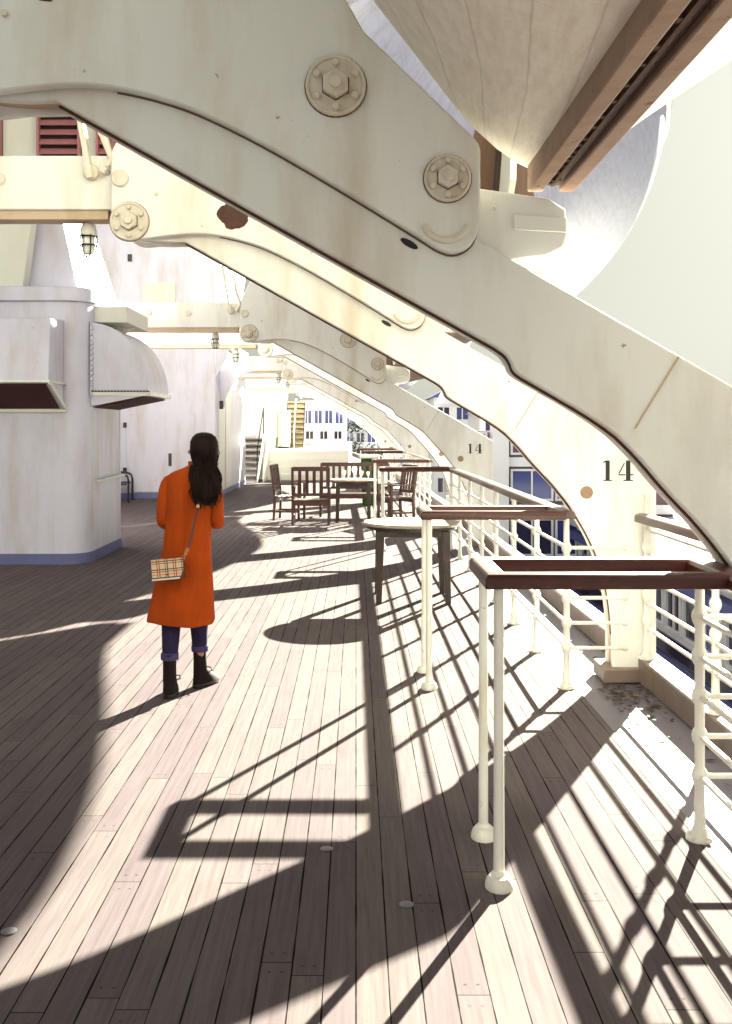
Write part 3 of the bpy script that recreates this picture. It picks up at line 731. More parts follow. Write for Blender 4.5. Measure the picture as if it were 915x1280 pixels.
b.prism([(0.0, 3.10), (0.0, 2.2)] + [(0.12 + 0.0 * a, 2.2) for a in (0,)] + [(0.12 + 0.85 * (1 - math.cos(math.radians(a))), 2.2 + 0.9 * math.sin(math.radians(a))) for a in range(0, 91, 10)], 0.66, 0.74); b.build('curved_bracket', M['house'], h2, bevel=0.006)
b = MB(); b.prism([(0.0, 3.74), (0.0, 2.9), (0.28, 3.4), (0.28, 3.74)], -0.06, 0.0); b.build('corner_gusset', M['house'], h2, bevel=0.006)
b = MB(); b.lathe([(0.001, 0), (0.05, 0), (0.05, -0.2), (0.001, -0.2)], (0.09, 0.3, 2.35), 'z', 12); b.build('side_lamp', M['dark'], h2)
rw = thing('recess_wall', 'pale wall at the back of the recess between the two deckhouses', 'wall', (-6.2, 14.05, 0))
b = MB(); b.box(-0.2, 0.0, 0.0, 9.9, 0, 3.7); b.build('wall', M['house'], rw, bevel=0.01)
uh = thing('upper_house', 'tall pale upper deckhouse wall with sloping right end above the second deckhouse', 'deckhouse', (-3.4, 24.0, 3.955))
b = MB(); b.prism([(-6.5, 0.0), (-0.15, 0.0), (0.2, 2.1), (0.2, 4.6), (-6.5, 4.6)], 0.12, 5.0); b.build('wall', M['house'], uh, bevel=0.02)
b = MB(); b.box(-1.75, -0.95, 0.085, 0.118, 0.3, 1.25); b.build('painted_panel', M['house_warm'], uh, bevel=0.004)
b = MB(); b.box(-2.1, -2.0, 0.07, 0.118, 1.75, 1.92); b.build('wall_lamp', M['dark'], uh, bevel=0.01)

# ------------------------------------------------------------------ caged lamps
def caged_lamp(loc, label, s=1.0):
    o = thing('caged_lamp', label, 'lamp', loc, 0, 'caged lamps under the davit beams')
    b = MB(); b.lathe([(0.001, 0.0), (0.035, 0.0), (0.05, -0.02), (0.058, -0.06), (0.058, -0.085), (0.001, -0.085)], (0, 0, 0), 'z', 16); b.build('cap', M['trim'], o)
    b = MB(); b.lathe([(0.001, -0.086), (0.044, -0.086), (0.044, -0.17), (0.034, -0.205), (0.001, -0.215)], (0, 0, 0), 'z', 14); b.build('glass', M['glass'], o)
    b = MB()
    for k in range(6):
        a = PI * k / 3; c, s_ = math.cos(a), math.sin(a)
        b.tube([(0.056 * c, 0.056 * s_, -0.08), (0.056 * c, 0.056 * s_, -0.17), (0.042 * c, 0.042 * s_, -0.215), (0.0, 0.0, -0.232)], 0.005, 5)
    for z in (-0.092, -0.15): b.tube([(0.056 * math.cos(2 * PI * k / 16), 0.056 * math.sin(2 * PI * k / 16), z) for k in range(17)], 0.006, 5)
    b.build('cage', M['dark'], o); return o
lamp0 = caged_lamp((-1.80, D2 + 0.14, 3.038), 'caged lamp under the beam at upper left, nearest and largest')
for (y, x, nm) in ((D3, -1.98, 'caged lamp under the third davit beam'), (D4, -2.0, 'caged lamp under the fourth davit beam'), (D5, -1.72, 'caged lamp under the fifth davit beam'), (D6, -1.62, 'caged lamp under the sixth davit beam'), (D7, -1.6, 'caged lamp under the seventh davit beam'), (D8, -1.5, 'farthest caged lamp of the row')):
    dup(lamp0, (x + bend(y), y + 0.14, 3.038), label=nm)

# ------------------------------------------------------------------ tables, chairs, bench
def round_table(loc, r, h, label, legs, mat_top, apron=0.06):
    o = thing('round_table', label, 'table', loc, 0, 'round wooden tables')
    b = MB(); b.lathe([(0.001, h - 0.03), (r - 0.01, h - 0.03), (r, h - 0.022), (r, h - 0.006), (r - 0.008, h), (0.001, h)], (0, 0, 0), 'z', 40); b.build('tabletop', mat_top, o)
    b = MB(); b.lathe([(0.001, h - 0.062), (r - 0.03, h - 0.062), (r - 0.03, h - 0.031), (0.001, h - 0.031)], (0, 0, 0), 'z', 40); b.build('edge_band', M['table_leg'], o)
    b = MB(); q = legs
    for (xa, ya, xb, yb) in ((-q, -q, q, -q), (-q, q, q, q), (-q, -q, -q, q), (q, -q, q, q)): b.bar((xa, ya, h - 0.064 - apron / 2), (xb, yb, h - 0.064 - apron / 2), 0.03, apron - 0.002)
    b.build('apron', M['table_leg'], o, bevel=0.003)
    for sx in (-1, 1):
        for sy in (-1, 1):
            b = MB(); x, y = sx * q, sy * q
            b.loft([[(x * 1.06 - a, y * 1.04 - a, 0), (x * 1.06 + a, y * 1.04 - a, 0), (x * 1.06 + a, y * 1.04 + a, 0), (x * 1.06 - a, y * 1.04 + a, 0)] for a in (0.026,)] + [[(x - a, y - a, h - 0.064), (x + a, y - a, h - 0.064), (x + a, y + a, h - 0.064), (x - a, y + a, h - 0.064)] for a in (0.036,)])
            b.build('leg', M['table_leg'], o, bevel=0.004)
    return o
round_table((0.545, 9.8, 0), 0.475, 0.75, 'round pale topped table with dark legs behind the second guard frame', 0.31, M['table_top'])
round_table((-0.05, 18.0, 0), 0.42, 0.76, 'round table among the slatted chairs, set with glassware', 0.27, M['table_top'])
for k, (dx, dy, hh, r) in enumerate(((-0.16, -0.05, 0.16, 0.035), (0.02, 0.06, 0.22, 0.05), (0.15, -0.04, 0.15, 0.035), (0.27, 0.05, 0.13, 0.03))):
    b = MB(); b.lathe([(0.001, 0), (r * 0.8, 0), (r * 0.8, 0.008), (r * 0.15, 0.015), (r * 0.15, hh * 0.4), (r * 0.7, hh * 0.55), (r, hh * 0.75), (r * 0.85, hh), (0.001, hh)], (0, 0, 0), 'z', 14)
    tag(b.build('glass_cup', M['glass'], loc=(-0.05 + dx, 18.0 + dy, 0.761)), ('small pale goblet at the left edge of the far table', 'tallest pale goblet in the middle of the far table', 'short pale goblet right of the tallest on the far table', 'smallest pale goblet at the right edge of the far table')[k], 'goblet', 'goblets on the far table')

def slat_chair(loc, rz, label, width=0.56, slats=5, group='slatted dark red wooden chairs', name='slatted_chair', cat='chair'):
    o = thing(name, label, cat, loc, rz, group)          # faces +Y, back at -Y
    wd = M['chair_wood']; q = width / 2
    for sx in (-1, 1):
        b = MB(); b.loft([[(sx * q - 0.022, y - 0.022, z), (sx * q + 0.022, y - 0.022, z), (sx * q + 0.022, y + 0.022, z), (sx * q - 0.022, y + 0.022, z)] for y, z in ((-0.24, 0), (-0.22, 0.43), (-0.30, 1.0))]); b.build('leg', wd, o, bevel=0.004)
        b = MB(); b.box(sx * q - 0.022, sx * q + 0.022, 0.20, 0.244, 0, 0.64); b.build('leg', wd, o, bevel=0.004)
        b = MB(); b.bar((sx * q, -0.26, 0.655), (sx * q, 0.28, 0.655), 0.055, 0.026); b.build('armrest', wd, o, bevel=0.005)
    b = MB()
    for k in range(6): b.box(-q + 0.02, q - 0.02, -0.22 + 0.078 * k, -0.155 + 0.078 * k, 0.415, 0.437)
    b.build('seat', wd, o, bevel=0.003)
    b = MB(); b.box(-q + 0.02, q - 0.02, 0.21, 0.235, 0.35, 0.41); b.box(-q + 0.02, q - 0.02, -0.235, -0.21, 0.34, 0.41); b.bar((-q, -0.23, 0.16), (-q, 0.22, 0.16), 0.025, 0.035); b.bar((q, -0.23, 0.16), (q, 0.22, 0.16), 0.025, 0.035); b.build('frame', wd, o, bevel=0.003)
    bk = MB(); bk.bar((-q, -0.297, 0.975), (q, -0.297, 0.975), 0.026, 0.075); bk.bar((-q, -0.235, 0.53), (q, -0.235, 0.53), 0.026, 0.05); bo = bk.build('backrest', wd, o, bevel=0.004)
    n = slats
    for k in range(n):
        x = lerp(-q, q, (k + 1) / (n + 1)); b = MB(); b.loft([[(x - 0.028, y - 0.008, z), (x + 0.028, y - 0.008, z), (x + 0.028, y + 0.008, z), (x - 0.028, y + 0.008, z)] for y, z in ((-0.238, 0.55), (-0.293, 0.945))]); b.build('back_slat', wd, bo, bevel=0.003)
    return o
slat_chair((-0.78, 17.45, 0), 0.0, 'dark red slatted armchair with its back to us, left of the far table', 0.62, 4)
slat_chair((-1.22, 18.4, 0), -PI / 2 - 0.15, 'dark red slatted chair seen side on, leftmost of the chairs', 0.5, 4)
slat_chair((0.72, 18.1, 0), PI / 2 + 0.45, 'dark red slatted chair behind the third guard frame, rightmost of the chairs', 0.5, 4)
slat_chair((-0.02, 19.1, 0), PI, 'long dark red slatted bench behind the far table', 1.30, 10, None, 'slatted_bench', 'bench')

# tubular steel chairs in the recess
def steel_chair(loc, rz, label):
    o = thing('steel_chair', label, 'chair', loc, rz, 'dark steel chairs in the recess')
    for sx in (-0.27, 0.27):
        b = MB(); b.tube([(sx, 0.30, 0), (sx, 0.30, 0.5), (sx, 0.27, 0.60), (sx, 0.18, 0.64), (sx, -0.2, 0.66), (sx, -0.27, 0.72), (sx, -0.34, 1.05)], 0.018, 8); b.build('side_frame', M['steel_blue'], o)
        b = MB(); b.tube([(sx, -0.26, 0.68), (sx, -0.30, 0)], 0.018, 8); b.build('leg', M['steel_blue'], o)
    b = MB(); b.box(-0.26, 0.26, -0.24, 0.26, 0.40, 0.43); b.build('seat', M['steel_blue'], o, bevel=0.01)
    b = MB(); b.loft([[(-0.26, -0.27, 0.45), (0.26, -0.27, 0.45), (0.26, -0.25, 0.45), (-0.26, -0.25, 0.45)], [(-0.26, -0.36, 1.05), (0.26, -0.36, 1.05), (0.26, -0.34, 1.05), (-0.26, -0.34, 1.05)]]); b.build('backrest', M['steel_blue'], o, bevel=0.006)
steel_chair((-5.45, 22.6, 0), -PI / 2 + 0.25, 'dark steel chair against the recess wall, nearer of two')
steel_chair((-5.55, 23.45, 0), -PI / 2 + 0.25, 'dark steel chair by the recess notice frame, farther of two')

# green bin
o = thing('green_bin', 'dark green canvas bin beside the far guard frames', 'bin', (0.30, 22.0, 0))
b = MB(); b.loft([[(-0.16, -0.16, 0), (0.16, -0.16, 0), (0.16, 0.16, 0), (-0.16, 0.16, 0)], [(-0.19, -0.19, 1.02), (0.19, -0.19, 1.02), (0.19, 0.19, 1.02), (-0.19, 0.19, 1.02)]]); b.build('bin_body', M['green'], o, bevel=0.02)
b = MB(); b.box(-0.2, 0.2, -0.2, 0.2, 1.022, 1.10); b.build('lid', M['trim'], o, bevel=0.02)

# ------------------------------------------------------------------ far end of the deck
def stair(name, label, x0, x1, y0, z0, n, rise, run, m_step, m_side, rails=True, group=None):
    o = thing(name, label, 'stairs', (x0, y0, z0), 0, group)
    W = x1 - x0
    for k in range(n):
        b = MB(); b.box(0.03, W - 0.03, k * run, (k + 1) * run + 0.02, (k + 1) * rise - 0.045, (k + 1) * rise); b.build('tread', m_step, o, bevel=0.004)
    b = MB(); b.prism([(0, 0), (n * run, n * rise - 0.05), (n * run, n * rise - 0.30), (0.30, 0)], 0.04, W - 0.04, 'yz'); b.build('riser_panel', M['trim'] if m_step is M['step_grey'] else m_step, o, smooth=False)
    for xx in (0.0, W - 0.028):
        b = MB(); b.prism([(-0.05, 0), (-0.05, 0.2), (n * run, n * rise + 0.15), (n * run + 0.05, n * rise + 0.1), (n * run + 0.05, n * rise - 0.2), (0.2, 0)], xx, xx + 0.028, 'yz'); b.build('stringer', m_side, o, smooth=False)
        if rails:
            b = MB(); b.tube([(xx + 0.014, 0, 0), (xx + 0.014, 0, 1.0), (xx + 0.014, n * run, n * rise + 1.0), (xx + 0.014, n * run, n * rise)], 0.018, 8); b.build('handrail', M['dark'] if xx > 0 else M['trim'], o)
    return o
stair('deck_stairs', 'wide grey stairs up to the upper landing at the far left end of the deck', -4.05, -3.05, 31.0, 0.0, 7, 0.195, 0.30, M['step_grey'], M['trim'])
b = MB(); b.box(-9, -2.95, 33.2, 60, 0.0, 1.36); struct(b.build('upper_landing', M['house_warm'], bevel=0.02))
b = MB(); b.box(-2.94, -0.25, 33.0, 60, 0.0, 0.95)
for k in range(3): b.box(-2.94, -0.25, 32.4 + 0.2 * k, 32.999, 0.0 + 0.001 * k, 0.22 * (k + 1))
struct(b.build('raised_platform', M['house_warm'], bevel=0.02))
stair('tan_stairs', 'steep tan wooden stairs with a white centre rail on the raised platform', -2.72, -1.98, 38.0, 0.952, 9, 0.20, 0.16, M['step'], M['wire'], False)
b = MB(); b.tube([(0, 0, 0), (0, 0, 0.6), (0, 1.3, 1.9)], 0.03, 8); tag(b.build('stair_rail', M['trim'], loc=(-2.35, 37.93, 0.953)), 'white centre handrail standing in front of the tan stairs', 'handrail')
h3 = thing('deckhouse', 'far white deckhouse behind the grey stairs', 'deckhouse', (-2.9, 36.5, 1.362))
b = MB(); b.box(-5, 0.0, 0, 6, 0, 2.9); b.build('wall', M['house_warm'], h3, bevel=0.03)
b = MB(); b.box(-1.35, -0.65, -0.03, -0.003, 0.05, 2.1); b.build('door', M['house'], h3, bevel=0.01)
b = MB(); b.box(-1.42, -1.38, -0.06, -0.003, 1.4, 2.2); b.build('door_bar', M['dark'], h3)
lk = thing('deck_locker', 'tall white locker beside the tan stairs', 'locker', (-3.0 + 0.12, 37.0, 0.952))
b = MB(); b.box(0, 0.1, 0, 0.9, 0, 1.35); b.box(0.101, 0.4, -0.02, 0.9, 0, 1.30); b.build('body', M['house_warm'], lk, bevel=0.01)
b = MB(); b.box(-0.02, 0.42, -0.03, 0.92, 1.352, 1.42); b.build('lid', M['trim'], lk, bevel=0.01)
b = MB(); b.box(-0.01, 0.41, -0.025, 0.91, 0.001, 0.06); b.build('kick_plate', M['dark'], lk)
# white ladder rail beside the grey stairs
lr = thing('stair_balustrade', 'white barred balustrade beside the grey stairs', 'railing', (-2.9, 31.2, 0))
for k in range(7):
    b = MB(); b.tube([(0, 0.3 * k, 0.0), (0.02, 0.3 * k, 1.05)], 0.016, 6); b.build('baluster', M['trim'], lr)
b = MB(); b.tube([(0.02, -0.05, 1.05), (0.02, 1.85, 1.05)], 0.022, 8); b.tube([(0.02, -0.02, 0.1), (0.02, 1.85, 0.1)], 0.016, 8); b.build('top_bar', M['trim'], lr)

# ------------------------------------------------------------------ harbour-side buildings
def window(parent, plane, u0, u1, z0, z1, d, glass, fr=0.06, mull=0, out=-1):
    """frame ring proud of the wall, pane inside it; plane 'y': facade facing -Y at depth d; 'x': facing -X"""
    def bx(b, a0, a1, c0, c1, t0, t1):
        if plane == 'y': b.box(a0, a1, d - t1, d - t0, c0, c1)
        else: b.box(d - t1, d - t0, a0, a1, c0, c1)
    b = MB(); bx(b, u0, u1, z0, z1, 0.005, 0.03); p = b.build('window', glass, parent, smooth=False)
    b = MB()
    bx(b, u0 - fr, u1 + fr, z1, z1 + fr, 0.004, 0.09); bx(b, u0 - fr, u1 + fr, z0 - fr, z0, 0.004, 0.09)
    bx(b, u0 - fr, u0, z0, z1, 0.004, 0.09); bx(b, u1, u1 + fr, z0, z1, 0.004, 0.09)
    for k in range(mull):
        m = lerp(u0, u1, (k + 1) / (mull + 1)); bx(b, m - fr * 0.4, m + fr * 0.4, z0, z1, 0.031, 0.07)
    b.build('frame', M['bwall'], p, smooth=False)
# A: long terminal running beside the ship
A = thing('terminal_building', 'long white quayside terminal below the railing with rows of dark windows', 'building', (7.2, 13.0, -15))
b = MB(); b.box(0, 7, 0, 33, 0, 13.6); b.build('wall', M['bwall'], A, smooth=False)
b = MB(); b.box(-0.35, 7.4, -0.5, 33.4, 13.61, 13.8); b.build('roof', M['roof'], A, smooth=False)
b = MB(); b.box(-0.30, -0.02, 0, 33, 13.15, 13.4); b.build('blue_gutter', M['bblue'], A, smooth=False)
b = MB(); b.box(-0.05, -0.004, 0, 33, 11.45, 11.92); b.build('recess_shade_band', M['pane'], A, smooth=False)  # proud dark strip; shade of a recess put into its colour
b = MB(); b.box(-0.12, -0.004, 0, 33, 11.02, 11.44); b.build('blue_band', M['bblue'], A, smooth=False)
b = MB(); b.box(-0.75, -0.02, 0, 33, 10.75, 11.0); b.build('canopy', M['roof'], A, smooth=False)
for r_, (z0, z1) in enumerate(((12.15, 13.0), (9.5, 10.6), (7.6, 8.8))):
    for k in range(26): window(A, 'x', 0.3 + 1.25 * k, 1.22 + 1.25 * k, z0, z1, 0, M['pane'] if (k * 7 + r_) % 5 else M['pane_blue'], 0.07, (k + r_) % 2)
# B: tower facing us, right of the big 14
B = thing('glazed_tower', 'white pillared quayside building with tall dark windows right of the big 14', 'building', (10.2, 42, -15))
b = MB(); b.box(0, 11, 0, 8, 0, 15.0); b.build('wall', M['bwall'], B, smooth=False)
b = MB(); b.prism([(-0.4, 15.01), (11.4, 15.01), (5.5, 15.9)], -0.3, 8.3); b.build('gable_roof', M['roof'], B, smooth=False)
b = MB(); b.box(0.6, 2.6, -0.04, -0.005, 14.5, 14.85); b.build('blue_panel', M['bblue'], B, smooth=False)
for k in range(5):
    b = MB(); b.box(2.0 * k, 2.0 * k + 0.34, -0.16, -0.003, 0, 14.9); b.build('pillar', M['bwall'], B, bevel=0.02)
    for (z0, z1) in ((12.8, 14.2), (10.3, 12.2), (7.6, 9.6)): window(B, 'y', 0.5 + 2.0 * k, 1.9 + 2.0 * k, z0, z1, 0, M['pane'] if k % 2 else M['pane_blue'], 0.06, 1)
# C: gangway tower seen between the two 14 davits
Cb = thing('gangway_tower', 'white framed gangway tower with purple glazing between the two 14 davits', 'building', (4.35, 32, -15))
b = MB(); b.box(0.0, 0.55, 0, 0.5, 0, 17.4); b.build('column', M['bwall'], Cb, bevel=0.03)
b = MB(); b.box(-0.9, 6.0, 0.6, 5, 0, 16.6); b.build('wall', M['bronze'], Cb, smooth=False)
b = MB(); b.box(-1.0, 6.1, 0.45, 5.1, 15.45, 15.75); b.box(-1.0, 6.1, 0.45, 5.1, 13.9, 14.2); b.build('floor_band', M['bwall'], Cb, smooth=False)
for (u0, u1, z0, z1, gl) in ((-0.7, -0.15, 15.9, 16.5, 'pane'), (0.75, 1.9, 15.9, 16.9, 'bronze'), (2.1, 3.6, 15.9, 16.6, 'pane'), (0.75, 2.0, 14.4, 15.3, 'pane_blue'), (2.2, 3.6, 14.4, 15.3, 'pane_blue'), (0.75, 2.0, 12.6, 13.7, 'pane'), (2.2, 3.6, 12.6, 13.7, 'pane_blue'), (-0.7, -0.15, 14.3, 15.3, 'pane'), (-0.7, -0.15, 12.6, 13.7, 'pane_blue')):
    window(Cb, 'y', u0, u1, z0, min(z1, 16.5), 0.6, M[gl], 0.07, 1)
b = MB(); b.lathe([(0.75, 0), (0.80, 0.1), (0.78, 0.45), (0.45, 0.85), (0.001, 1.0)], (0.3, 0.2, 17.42), 'z', 16); b.lathe([(0.001, 0), (0.7, 0), (0.72, 0.1), (0.4, 0.8), (0.001, 0.95)], (-1.0, 1.2, 17.4), 'z', 16); b.build('domed_cap', M['bwall'], Cb)
# D: white waterfront village beyond
for i, (x0, x1, y, z0, z1, nm, cols) in enumerate(((5.0, 8.6, 64, -15, 3.7, 'white waterfront house with blue roof peak between the 14 davits, left one', 3), (7.2, 12.4, 58, -15, 2.6, 'white waterfront house with blue windows left of the gangway tower', 4), (12.5, 20.0, 74, -15, 5.0, 'tall pale waterfront block far behind the gangway tower', 5), (-2.2, 2.0, 96, -15, 3.4, 'white waterfront house past the end of the ship, left of the dark tree', 4), (2.6, 7.2, 104, -15, 2.4, 'low white waterfront house past the end of the ship, farthest of all', 5))):
    D = thing('waterfront_house', nm, 'building', (x0, y, z0), 0, 'white waterfront houses')
    W, H = x1 - x0, z1 - z0
    b = MB(); b.box(0, W, 0, 6, 0, H); b.build('wall', M['bwall'], D, smooth=False)
    b = MB(); b.prism([(-0.3, H + 0.003), (W + 0.3, H + 0.003), (W / 2, H + 1.1)], -0.3, 6.3); b.build('roof', M['bblue'] if i == 0 else M['roof'], D, smooth=False)
    for k in range(cols):
        for f in range(4):
            u = W * (k + 0.5) / cols; window(D, 'y', u - 0.36, u + 0.36, H - 1.4 - 1.55 * f, H - 0.5 - 1.55 * f, 0, M['pane_blue'] if (k + f) % 3 else M['pane'], 0.08, 1)
# E: ship's own far pavilion on the raised platform
E = thing('far_pavilion', 'white two storey pavilion with blue windows beyond the tan stairs', 'pavilion', (-2.6, 48.0, 0.952))
b = MB(); b.box(0, 2.1, 0, 5, 0, 1.95); b.build('wall', M['bwall'], E, smooth=False)
b = MB(); b.box(-0.08, 2.18, -0.12, 5, 1.952, 2.1); b.build('roof', M['roof'], E, smooth=False)
for k in range(4): window(E, 'y', 0.12 + 0.5 * k, 0.46 + 0.5 * k, 1.0, 1.62, 0, M['pane_blue'], 0.04, 1)
for k in range(3): window(E, 'y', 0.2 + 0.68 * k, 0.55 + 0.68 * k, 0.25, 0.62, 0, M['pane'], 0.04, 1)
# trees on the quay
def tree(loc, h, r, seed, label):
    rnd = random.Random(seed); o = thing('quay_tree', label, 'tree', loc, 0, 'trees on the quay')
    b = MB(); b.tube([(0, 0, 0), (0.15, 0.1, h * 0.35), (-0.1, 0.1, h * 0.7)], [0.32, 0.24, 0.1], 8)
    for k in range(6):
        a = k * 1.05; b.tube([(0, 0.1, h * (0.35 + 0.05 * k)), (r * 0.6 * math.cos(a), r * 0.6 * math.sin(a), h * (0.55 + 0.05 * k))], [0.12, 0.03], 6)
    b.build('trunk', M['bark'], o)
    b = MB(); cl = []
    for k in range(40):
        v = Vector((rnd.gauss(0, 1), rnd.gauss(0, 1), rnd.gauss(0, 0.8))).normalized() * rnd.random() ** 0.4
        cl.append(Vector((v.x * r, v.y * r, h * 0.68 + v.z * h * 0.32)))
    for c in cl:
        for q in range(70):
            p = c + Vector((rnd.gauss(0, .32), rnd.gauss(0, .32), rnd.gauss(0, .26))) * r * 0.5
            s = rnd.uniform(.10, .2); a = Vector((rnd.gauss(0, 1), rnd.gauss(0, 1), rnd.gauss(0, 1))).normalized(); t = a.orthogonal().normalized(); u = a.cross(t)
            b.add([p - t * s, p + u * s * .5, p + t * s, p - u * s * .5], [(0, 1, 2, 3)])
    b.build('crown', M['foliage'], o, smooth=False)
tree((0.6, 93, -15), 18.6, 2.6, 3, 'dark quay tree seen under the davit arms, left one')
tree((9.5, 95, -15), 18.6, 4.0, 4, 'dark quay tree behind the white waterfront houses')
tree((19.5, 36, -15), 12.5, 3.6, 5, 'quay tree near the right edge behind the railing')

# ------------------------------------------------------------------ dead leaves in the waterway
rnd = random.Random(11); b = MB()
for k in range(260):
    near = rnd.random() < 0.6
    x = rnd.uniform(1.55, 1.86); y = rnd.gauss(6.2, 0.28) if near else rnd.uniform(4.6, 13)
    if 6.52 < y < 6.95 and x > 1.6: continue
    if near and y > 6.5: y = 6.5 - (y - 6.5); 
    s = rnd.uniform(0.012, 0.035); a = rnd.uniform(0, 2 * PI); z = -0.014 + rnd.random() * 0.012
    t = Vector((math.cos(a), math.sin(a), rnd.uniform(-.2, .2))) * s; u = Vector((-math.sin(a), math.cos(a), rnd.uniform(-.3, .3))) * s * 0.5
    p = Vector((x, y, z + 0.006)); b.add([p - t, p + u, p + t, p - u], [(0, 1, 2, 3)])
o = b.build('dead_leaves', M['leaf'], smooth=False); o['kind'] = 'stuff'
# deck plugs
for k, (x, y) in enumerate(((0.175, 3.47), (-1.14, 3.285), (-0.115, 3.93))):
    b = MB(); b.lathe([(0.001, 0.0), (0.024, 0.0), (0.026, 0.003), (0.020, 0.005), (0.001, 0.005)], (0, 0, 0.0005), 'z', 20)
    tag(b.build('deck_socket', M['waterway'], loc=(x, y, 0)), ('small round metal socket in shaded planks left of the guard frame legs', 'small round metal socket in the dark planks at lower left', 'small round metal socket on the lit plank under the frame shadow')[k], 'deck socket', 'sockets in the deck')

# ------------------------------------------------------------------ the woman in the orange coat
PX, PY = -1.085, 6.30
pe = thing('person', 'woman with long dark hair in an orange coat, jeans and dark boots, seen from behind', 'person', (PX, PY, 0))
def skin_mesh(name, nodes, edges, mat, parent, sub=2):
    me = bpy.data.meshes.new(name); me.from_pydata([n[0] for n in nodes], edges, [])
    o = bpy.data.objects.new(name, me); COL.objects.link(o)
    sk = o.modifiers.new('skin', 'SKIN'); sk.use_smooth_shade = True
    ss = o.modifiers.new('sub', 'SUBSURF'); ss.levels = sub; ss.render_levels = sub
    lay = me.skin_vertices[0] if me.skin_vertices else None
    if lay is None:
        bm = bmesh.new(); bm.from_mesh(me); bm.verts.layers.skin.verify(); bm.to_mesh(me); bm.free(); lay = me.skin_vertices[0]
    for i, n in enumerate(nodes):
        r = n[1] if isinstance(n[1], tuple) else (n[1], n[1]); lay.data[i].radius = r
        lay.data[i].use_root = (i == 0)
    dg = bpy.context.evaluated_depsgraph_get(); ev = o.evaluated_get(dg)
    m2 = bpy.data.meshes.new_from_object(ev, depsgraph=dg); bpy.data.objects.remove(o)
    m2.materials.clear(); m2.materials.append(mat); m2.polygons.foreach_set('use_smooth', [True] * len(m2.polygons))
    q = bpy.data.objects.new(name, m2); COL.objects.link(q); q.parent = parent; return q
N = []; Ed = []
def nd(p, r, par=None):
    N.append((p, r)); i = len(N) - 1
    if par is not None: Ed.append((par, i))
    return i
pel = nd((0.0, 0.0, 0.84), (0.125, 0.09)); wst = nd((0.015, 0.0, 1.00), (0.105, 0.08), pel); che = nd((0.035, 0.0, 1.18), (0.115, 0.085), wst)
shc = nd((0.045, 0.0, 1.31), (0.11, 0.07), che); nk = nd((0.075, 0.01, 1.40), 0.052, shc); nk2 = nd((0.10, 0.025, 1.445), 0.050, nk)
h0 = nd((0.108, 0.042, 1.50), (0.076, 0.086), nk2); hd2 = nd((0.114, 0.036, 1.56), (0.072, 0.082), h0); hd3 = nd((0.122, 0.025, 1.60), (0.04, 0.05), hd2)
for sx in (-1, 1):
    cx = 0.045
    s1 = nd((cx + sx * 0.135, 0, 1.315), 0.042, shc); e1 = nd((cx + sx * 0.165, -0.02, 1.065), 0.032, s1)
    w1 = nd((cx + sx * 0.13, 0.20, 1.12), 0.028, e1); pa = nd((cx + sx * 0.10, 0.26, 1.15), (0.036, 0.018), w1)
    for f in range(4):
        o1 = (f - 1.5) * 0.017; k1 = nd((cx + sx * 0.075 , 0.305 + 0.004 * f, 1.16 + o1), 0.0085, pa); k2 = nd((cx + sx * 0.05, 0.325, 1.162 + o1), 0.008, k1); nd((cx + sx * 0.03, 0.315 , 1.160 + o1), 0.007, k2)
    t1 = nd((cx + sx * 0.07, 0.25, 1.195), 0.011, pa); nd((cx + sx * 0.05, 0.275, 1.215), 0.009, t1)
    lx, ly = (-0.065, -0.13) if sx < 0 else (0.085, 0.12)
    hp = nd((sx * 0.085, 0.0, 0.78), 0.082, pel); kn = nd((lerp(sx * 0.085, lx, 0.6), ly * 0.35 + 0.02, 0.46), 0.048, hp)
    cf = nd((lx, ly * 0.75, 0.31), 0.038, kn); an = nd((lx, ly, 0.12), 0.030, cf); nd((lx + (0.0 if sx < 0 else 0.06), ly + (0.10 if sx < 0 else 0.07), 0.05), 0.022, an)
skin_mesh('body', N, Ed, M['skin'], pe, 2)
# face: nose, brow and ear as a small mesh on the turned head
b = MB(); hx, hy, hz = 0.118, 0.035, 1.51
b.lathe([(0.001, 0.0), (0.012, 0.002), (0.014, 0.02), (0.001, 0.03)], (hx - 0.085, hy + 0.0, hz - 0.015), 'z', 10)
b.build('ear', M['skin'], pe)
fd = Vector((-0.42, 0.9, 0)).normalized()
b = MB(); c = Vector((hx, hy, hz)) + fd * 0.082
b.loft([[c + Vector((0, 0, 0.03)) + fd * 0.002 + Vector((q * 0.006, 0, 0)) for q in (-1, 1)] + [c + Vector((0, 0, 0.028))], [c + Vector((0, 0, -0.012)) + fd * 0.02 + Vector((q * 0.012, 0, 0)) for q in (-1, 1)] + [c + Vector((0, 0, -0.02))]]); b.build('nose', M['skin'], pe)
# coat: body of the coat with folds towards the hem, and sleeves
prof = [  # z, cx, cy, half width, half depth
    (1.425, 0.085, 0, 0.0550, 0.0545), (1.405, 0.07, -0.005, 0.0800, 0.0620), (1.388, 0.052, -0.008, 0.1161, 0.0733), (1.365, 0.046, -0.008, 0.1479, 0.0865), (1.33, 0.045, -0.006, 0.1600, 0.0978),
    (1.25, 0.043, -0.004, 0.1574, 0.1109), (1.15, 0.04, -0.002, 0.1514, 0.1147), (1.04, 0.032, 0, 0.1445, 0.1128), (0.94, 0.024, 0, 0.1479, 0.1166), (0.84, 0.018, 0, 0.1582, 0.1260),
    (0.74, 0.012, -0.002, 0.1746, 0.1335), (0.64, 0.004, -0.006, 0.1836, 0.1429), (0.54, -0.004, -0.01, 0.1944, 0.1523), (0.47, -0.008, -0.012, 0.2025, 0.1598), (0.445, -0.009, -0.012, 0.2043, 0.1617), (0.44, -0.009, -0.012, 0.1980, 0.1551), (0.47, -0.008, -0.012, 0.1935, 0.1504)]
rings = []; NR = 56
